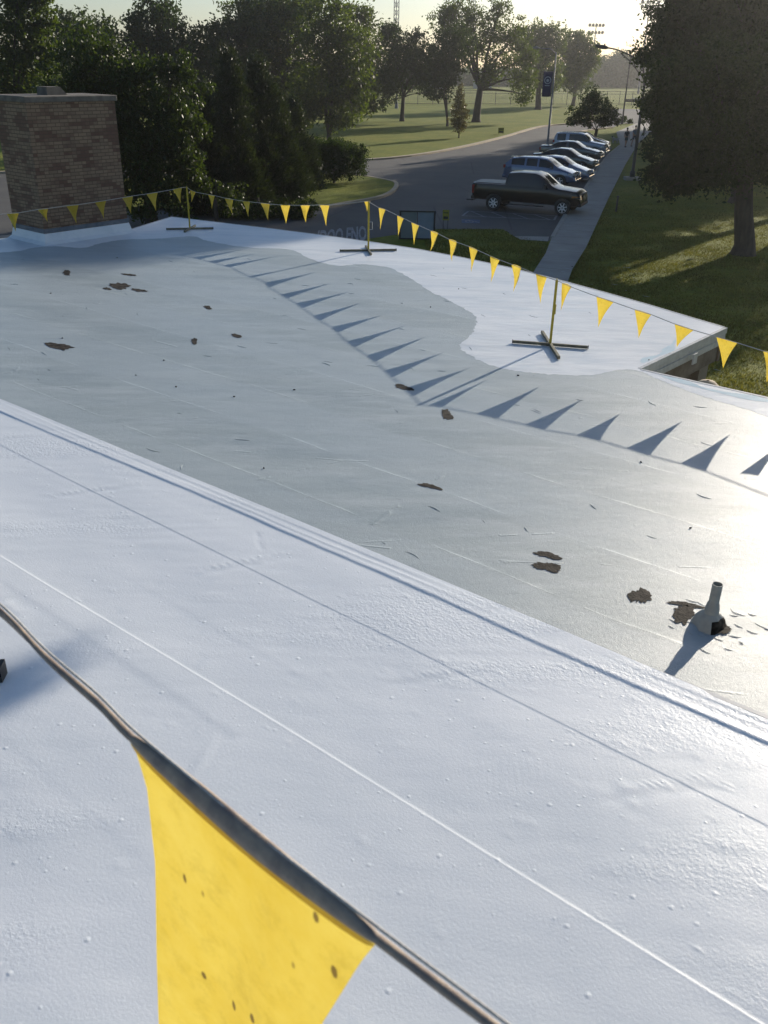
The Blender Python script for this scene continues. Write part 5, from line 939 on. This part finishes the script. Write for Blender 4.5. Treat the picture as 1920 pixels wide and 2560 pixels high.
# dark long sign board with pale letters
sb = [Vector(q) for q in D['signb']]; so_ = empty('park_sign', (sb[0].x, sb[0].y, 0)); tag(so_, 'long low dark sign board with pale letters in front of the playing field', 'sign')
mb = MB(); mb.box((2.5, 0, .75), (5.2, .12, .55)); bd_ = mb.build('board', M['dark'], so_)
for x in (.1, 1.8, 3.4, 4.9): mb = MB(); mb.box((x, .1, .5), (.1, .08, 1.0)); mb.build('post', M['dark'], so_)
tt = text_mesh('lettering', 'Tom  n  kames', .42, M['lens'], .01, .012); tt.parent = so_; tt.rotation_euler = (R(90), 0, 0); tt.location = (1.2, -.07, 1.05)
# information board near the building
B4 = [Vector(q) for q in D['board']]; bo = empty('notice_board', ((B4[0].x+B4[1].x)/2, 40.0, 0)); tag(bo, 'black framed two-panel notice board standing behind the roof edge', 'notice board')
wb = (B4[1]-B4[0]).xy.length*.97; zt_ = 1.2; rz_ = R(2)
mb = MB(); mb.box((0, 0, zt_-.03), (wb+.08, .12, .06)); mb.box((0, 0, .02), (wb+.08, .09, .06))
for s in (-1, 1): mb.box((s*wb/2, 0, .55), (.07, .10, 1.24))
bo.rotation_euler.z = rz_; bevel(mb.build('frame', M['black'], bo), .008)
for s in (-1, 1): mb = MB(); mb.box((s*wb/4, 0, .6), (wb/2-.06, .03, 1.1)); mb.build('panel', M['panel'] if s > 0 else pm('dull_panel', (.16, .19, .20), (.18, .21, .22), 2, .35), bo)
mb = MB(); mb.box((0, -.002, .6), (.02, .05, 1.1)); mb.build('mullion', M['dark'], bo)
def yard_sign(q, label, w_, h_, z0):
    o = empty('yard_sign', (*q, 0), R(-8)); tag(o, label, 'sign', 'small yellow lawn signs'); mb = MB(); mb.box((0, 0, z0+h_/2), (w_, .02, h_)); p = mb.build('panel', M['sign'], o)
    mb = MB(); mb.box((0, -.014, z0+h_*.25), (w_*.7, .006, h_*.26)); mb.box((0, -.014, z0+h_*.72), (w_*.75, .006, h_*.08)); mb.build('print', M['black'], p)
    mb = MB(); mb.tube([(-w_*.35, 0, 0), (-w_*.35, 0, z0)], .012, 5); mb.tube([(w_*.35, 0, 0), (w_*.35, 0, z0)], .012, 5); mb.build('stake', M['dark'], o)
yard_sign(D['signs'][1], 'small yellow sign right of the notice board, behind the yellow pennants', .30, .46, .40)
yard_sign(D['signs'][0], 'small yellow lawn sign beside the far kerb of the road', .62, .55, .12)
q = D['trees'][13]; po = empty('marker_post', (*q, 0)); tag(po, 'short dark post in the grass just right of the sidewalk', 'post')
mb = MB(); mb.box((0, 0, .38), (.09, .09, .76)); mb.box((0, 0, .78), (.12, .12, .05)); bevel(mb.build('post', M['pole'], po), .01)
q = D['trees'][15]; po = empty('bollard', (*q, 0)); tag(po, 'thin dark bollard at the far end of the sidewalk', 'bollard')
mb = MB(); mb.tube([(0, 0, 0), (0, 0, .95), (0, 0, 1.0)], [.1, .1, .05], 10); mb.build('post', M['pole'], po)
def shrub(q, r, h, label):
    o = empty('shrub', (*q, 0)); tag(o, label, 'shrub', 'small shrubs by the far kerb'); V, Q = leaves(int(q[0]*9), [[0, 0, h*.5, r, h*.5]], .16, 1.3, 1500, clump=.1, fill=.6); V[:, 2] = np.maximum(V[:, 2], .02); np_mesh('foliage', V, Q, L_dark, o, False)
    mb = MB(); mb.tube([(0, 0, 0), (0, 0, h*.5)], .03, 5); mb.build('stem', M['bark'], o)
shrub(D['trees'][16], .5, 1.1, 'tallest dark shrub at the base of the far thin pole'); shrub(D['trees'][17], .4, .6, 'small round shrub right of the far thin pole, above the left walker'); shrub(D['trees'][18], .45, .6, 'small round shrub beside the right trees above the right walker')
# two thin poles beyond the roof
q, hh = D['thin']; tp = empty('wooden_stake', (*q, 0), 0); tag(tp, 'thin tall rod standing in front of the conifers beyond the roof edge', 'pole'); mb = MB(); mb.tube([(0, 0, 0), (.0, 0, hh*1.02)], .022, 6); mb.build('rod', M['bark'], tp); mb = MB(); mb.box((-.09, 0, .55), (.14, .09, 1.1)); mb.build('post', M['bark'], tp)
# dark gabled canopy at the far left
dx = D['darkbox']; db = empty('equipment_shelter', (dx[1][0]-1.35, dx[1][1]+1.6, 0)); tag(db, 'dark flat-topped shelter corner peeking over the roof at the far left', 'shelter')
mb = MB(); mb.box((0, 0, 2.55), (2.6, 2.2, .35), R(35)); bevel(mb.build('roof', M['dark'], db), .03); mb = MB(); mb.box((0, 0, 1.19), (2.4, 2.0, 2.38), R(35)); mb.build('wall', M['ply'], db)
# lattice towers, floodlights, far buildings
def tower(q, label, h, w0):
    o = empty('lattice_tower', (*q, 0)); tag(o, label, 'tower', 'hazy lattice towers on the skyline'); mb = MB(); n = 22
    for k in range(3):
        a = 2.094*k+.5; mb.tube([(w0*math.cos(a), w0*math.sin(a), 0), (w0*.75*math.cos(a), w0*.75*math.sin(a), h)], .12, 5)
    for i in range(n):
        for k in range(3):
            f = lambda k_, i_: Vector((w0*(1-.25*i_/n)*math.cos(2.094*k_+.5), w0*(1-.25*i_/n)*math.sin(2.094*k_+.5), h*i_/n)); mb.tube([f(k, i), f(k+1, i+1)], .07, 4, False); mb.tube([f(k+1, i), f(k, i+1)], .07, 4, False)
    mb.build('lattice', M['palepole'], o)
tower(D['tower'][0], 'hazy lattice tower rising above the fork-trunked park tree', 48, 1.0); tower(D['tower'][1], 'hazy lattice tower behind the airy open-crowned tree', 62, 1.1)
def flood(P, label, nrow):
    P = [Vector(q) for q in P]; o = empty('floodlight_mast', (P[0].x, P[0].y, 0)); tag(o, label, 'floodlight', 'stadium floodlights beyond the field'); mb = MB(); mb.tube([(0, 0, 0), (0, 0, P[0].z+.5)], [.3, .15], 8); mb.build('mast', M['palepole'], o)
    for r_i, z_ in enumerate((P[0].z, P[1].z)):
        mb = MB(); mb.box((0, 0, z_-.5), (5.0, .15, .12)); mb.build('crossbar', M['pole'], o)
        for k in range(nrow):
            lm = MB(); lm.tube([(0, .3, .1), (0, -.25, .0), (0, -.5, -.15)], [.15, .42, .5], 8); lm.build('floodlight', M['pole'], o, loc=(-2.2+k*4.4/(nrow-1), 0, z_))
flood(D['flood'], 'double row of stadium floodlights left of the curved lamp arm', 5); flood(D['flood2'], 'floodlights half hidden behind the top right tree', 4)
def far_building(P, label, d_):
    P = [Vector(q) for q in P]; w_ = (P[1]-P[0]).length; hgt_ = P[0].z+1.2; o = empty('field_house', ((P[0].x+P[1].x)/2, P[0].y, 0)); tag(o, label, 'building', 'far buildings beyond the park'); mb = MB(); mb.box((0, d_/2, hgt_/2), (w_*1.6, d_, hgt_)); mb.build('wall', M['shw'], o)
    hr = P[2].z; mb = MB(); x = w_*.85; mb.add([(-x, -.4, hgt_), (x, -.4, hgt_), (x, d_+.4, hgt_), (-x, d_+.4, hgt_), (0, -.4, hr), (0, d_+.4, hr)], [[0, 1, 4], [2, 3, 5], [1, 2, 5, 4], [3, 0, 4, 5], [0, 3, 2, 1]]); mb.build('roof', M['shed'], o)
    mb = MB(); mb.box((0, -.05, hgt_*.45), (w_*.3, .1, hgt_*.8)); mb.build('door', M['dark'], o)
far_building(D['blue'], 'hazy shed with blue gable roof seen between the two narrow tree trunks', 10); far_building(D['blue2'], 'hazy blue roofed hut seen right of the thick park trunk', 8)

# ---------------- people and dog ----------------
def skin_obj(name, pts, edges, rad, m, parent, root=0, sub=2):
    me = bpy.data.meshes.new(name); me.from_pydata([tuple(p) for p in pts], edges, []); o = bpy.data.objects.new(name, me); col.objects.link(o); o.parent = parent
    s = o.modifiers.new('skin', 'SKIN'); s.use_smooth_shade = True
    for i, r in enumerate(rad): me.skin_vertices[0].data[i].radius = (r, r) if isinstance(r, (int, float)) else r; me.skin_vertices[0].data[i].use_root = (i == root)
    sb_ = o.modifiers.new('sub', 'SUBSURF'); sb_.levels = sub; sb_.render_levels = sub; me.materials.append(m); return o
def person(loc, rz, label, H, shirt, shorts, skin, hair, stride, arm, item=None):
    o = empty('person', (*loc, .11), rz); tag(o, label, 'person', 'walkers on the sidewalk'); k = H/1.78
    def S(*a): return Vector(a)*k
    pts = [S(0, 0, .95), S(0, 0, 1.12), S(0, 0, 1.34), S(0, 0, 1.45), S(0, .005, 1.54), S(0, .01, 1.62), S(0, .015, 1.72)]; rad = [.125, .115, .135, .075, .052, .078, .072]; ed = [(0, 1), (1, 2), (2, 3), (3, 4), (4, 5), (5, 6)]
    cl_top = [(0, 0, 1.0), (0, 0, 1.2), (0, 0, 1.38)]
    arms = []; legs = []
    for s in (-1, 1):
        sw = stride*s; i = len(pts)
        L_ = [S(s*.10, 0, .90), S(s*.105, sw*.28, .50), S(s*.105, sw*.28-.10 if sw < 0 else sw*.42, .09), S(s*.11, (sw*.28-.10 if sw < 0 else sw*.42)+.14, .035)]
        if sw < 0: L_[2] = S(s*.105, sw*.75, .12); L_[3] = S(s*.11, sw*.75+.13, .04)
        pts += L_; rad += [.088, .058, .042, .036]; ed += [(0, i), (i, i+1), (i+1, i+2), (i+2, i+3)]; legs.append(L_)
        i = len(pts); bend = arm[0 if s < 0 else 1]
        A_ = [S(s*.17, 0, 1.40), S(s*.235, -sw*.12, 1.14), S(s*.24, -sw*.3+bend, .92+bend*.9), S(s*.24, -sw*.33+bend*1.25, .84+bend*1.0)]
        pts += A_; rad += [.058, .042, .03, .034]; ed += [(2, i), (i, i+1), (i+1, i+2), (i+2, i+3)]; arms.append(A_)
        d = (A_[3]-A_[2]).normalized()
        for f in range(5):
            off = S((f-1.5)*.0, (f-1.5)*.020, 0) if f < 4 else S(0, .045, .03); b_ = A_[3]+d*(.02 if f < 4 else -.01)*k+off; j = len(pts); ln = (.075, .085, .08, .062, .05)[f]*k
            pts += [b_, b_+d*ln*.55+S(-s*.006, 0, 0), b_+d*ln+S(-s*.018, 0, 0)]; rad += [.0095, .009, .008]; ed += [(i+3, j), (j, j+1), (j+1, j+2)]
    rad = [r*k for r in rad]; skin_obj('body', pts, ed, rad, skin, o, 0, 1)
    q = [S(0, 0, .98), S(0, 0, 1.16), S(0, 0, 1.36), S(0, 0, 1.43)]; e2 = [(0, 1), (1, 2), (2, 3)]; r2 = [.15, .14, .155, .085]
    for s, A_ in zip((-1, 1), arms): j = len(q); q += [A_[0], A_[0].lerp(A_[1], .75)]; e2 += [(2, j), (j, j+1)]; r2 += [.078, .066]
    skin_obj('shirt', q, e2, [r*k for r in r2], shirt, o, 1, 2)
    q = [S(0, 0, 1.02), S(0, 0, .93)]; e2 = [(0, 1)]; r2 = [.148, .15]
    for s, L_ in zip((-1, 1), legs): j = len(q); q += [L_[0], L_[0].lerp(L_[1], .8)]; e2 += [(1, j), (j, j+1)]; r2 += [.105, .09]
    skin_obj('shorts', q, e2, [r*k for r in r2], shorts, o, 0, 2)
    hr = MB(); hr.lathe([(.0, .11), (.05, .10), (.085, .055), (.092, 0), (.085, -.04)], 14, tuple(S(0, -.012, 1.70))); hr.build('hair', hair, o, True)
    fc = MB(); fy = .085
    for s in (-1, 1): fc.box(tuple(S(s*.032, fy, 1.665)), (.018, .012, .009)); fc.box(tuple(S(s*.083, 0, 1.655)), (.015, .03, .05))
    fc.box(tuple(S(0, fy+.012, 1.635)), (.02, .03, .03)); fc.box(tuple(S(0, fy-.004, 1.60)), (.045, .014, .009)); fc.build('face', skin, o)
    for L_ in legs: sh = MB(); c = (L_[2]+L_[3])/2; sh.box((c.x, c.y+.0, .05*k if c.z < .09*k else c.z-.01), (.09, .27, .09)); bevel(sh.build('shoe', M['black'], o), .03, 3)
    if item: mb = MB(); mb.box(tuple(S(.17, .16, 1.44)), (.22, .05, .07), .3); bevel(mb.build('towel', M['lens'], o), .02)
skin_m = pm('skin', (.36, .20, .14)); navy_s = pm('dark_shirt', (.025, .022, .03)); grey_s = pm('grey_blue_shirt', (.14, .17, .22)); dk_sh = pm('dark_shorts', (.02, .022, .03)); hair_m = pm('dark_hair', (.015, .012, .01)); kh = pm('olive_shorts', (.05, .055, .04))
face_cam = math.pi-R(-14)
person(D['ppl'][0], face_cam, 'shorter walker in dark top and olive shorts with pale cloth at the shoulder', 1.68, navy_s, kh, skin_m, hair_m, .35, (.0, .12), 1)
person(D['ppl'][1], face_cam, 'taller walker in grey-blue shirt and dark shorts beside the lamp pole', 1.86, grey_s, dk_sh, skin_m, hair_m, -.35, (.0, .0))
q = D['trees'][14]; dg_ = empty('dog', (*q, 0), R(20)); tag(dg_, 'small pale dog with dark head on the shaded grass left of the walkers', 'dog')
white_f = pm('pale_fur', (.42, .42, .44), (.32, .32, .34), 9, .9); 
dp = [(0, 0, .36), (.18, 0, .35), (.36, 0, .38), (-.14, 0, .42), (-.24, 0, .54), (-.30, 0, .60), (-.40, 0, .57), (.50, 0, .48), (.56, 0, .56)]
de = [(0, 1), (1, 2), (0, 3), (3, 4), (4, 5), (5, 6), (2, 7), (7, 8)]; drd = [.12, .105, .10, .11, .07, .075, .04, .025, .015]
for s in (-1, 1):
    j = len(dp); dp += [(-.12, s*.07, .30), (-.14, s*.08, .15), (-.13, s*.08, .03), (-.17, s*.08, .02)]; de += [(3, j), (j, j+1), (j+1, j+2), (j+2, j+3)]; drd += [.055, .028, .022, .022]
    j = len(dp); dp += [(.36, s*.08, .29), (.31, s*.08, .20), (.39, s*.08, .12), (.36, s*.08, .02)]; de += [(2, j), (j, j+1), (j+1, j+2), (j+2, j+3)]; drd += [.07, .04, .024, .022]
skin_obj('body', dp, de, drd, white_f, dg_, 0, 2)
mb = MB(); 
for s in (-1, 1): mb.add([(-.30, s*.05, .66), (-.25, s*.08, .64), (-.28, s*.09, .55)], [[0, 1, 2]]); mb.box((-.365, s*.035, .615), (.012, .012, .012))
mb.lathe([(.0, .09), (.06, .07), (.082, .0), (.07, -.05)], 12, (-.30, 0, .60)); mb.build('head_patch', M['black'], dg_, True)

# ---------------- haze: even air inside one closed box ----------------
mb = MB(); mb.box((60, 470, 33), (1500, 1040, 69)); hz = mb.build('haze'); hz.data.materials.clear()
hm = bpy.data.materials.new('haze'); hm.use_nodes = True; hn = hm.node_tree; hn.nodes.remove(hn.nodes['Principled BSDF'])
pv = hn.nodes.new('ShaderNodeVolumePrincipled'); pv.inputs['Color'].default_value = (.93, .94, .95, 1); pv.inputs['Density'].default_value = HAZE; pv.inputs['Anisotropy'].default_value = .78
hn.links.new(pv.outputs[0], hn.nodes['Material Output'].inputs['Volume']); hz.data.materials.append(hm); tag(hz, kind='stuff')
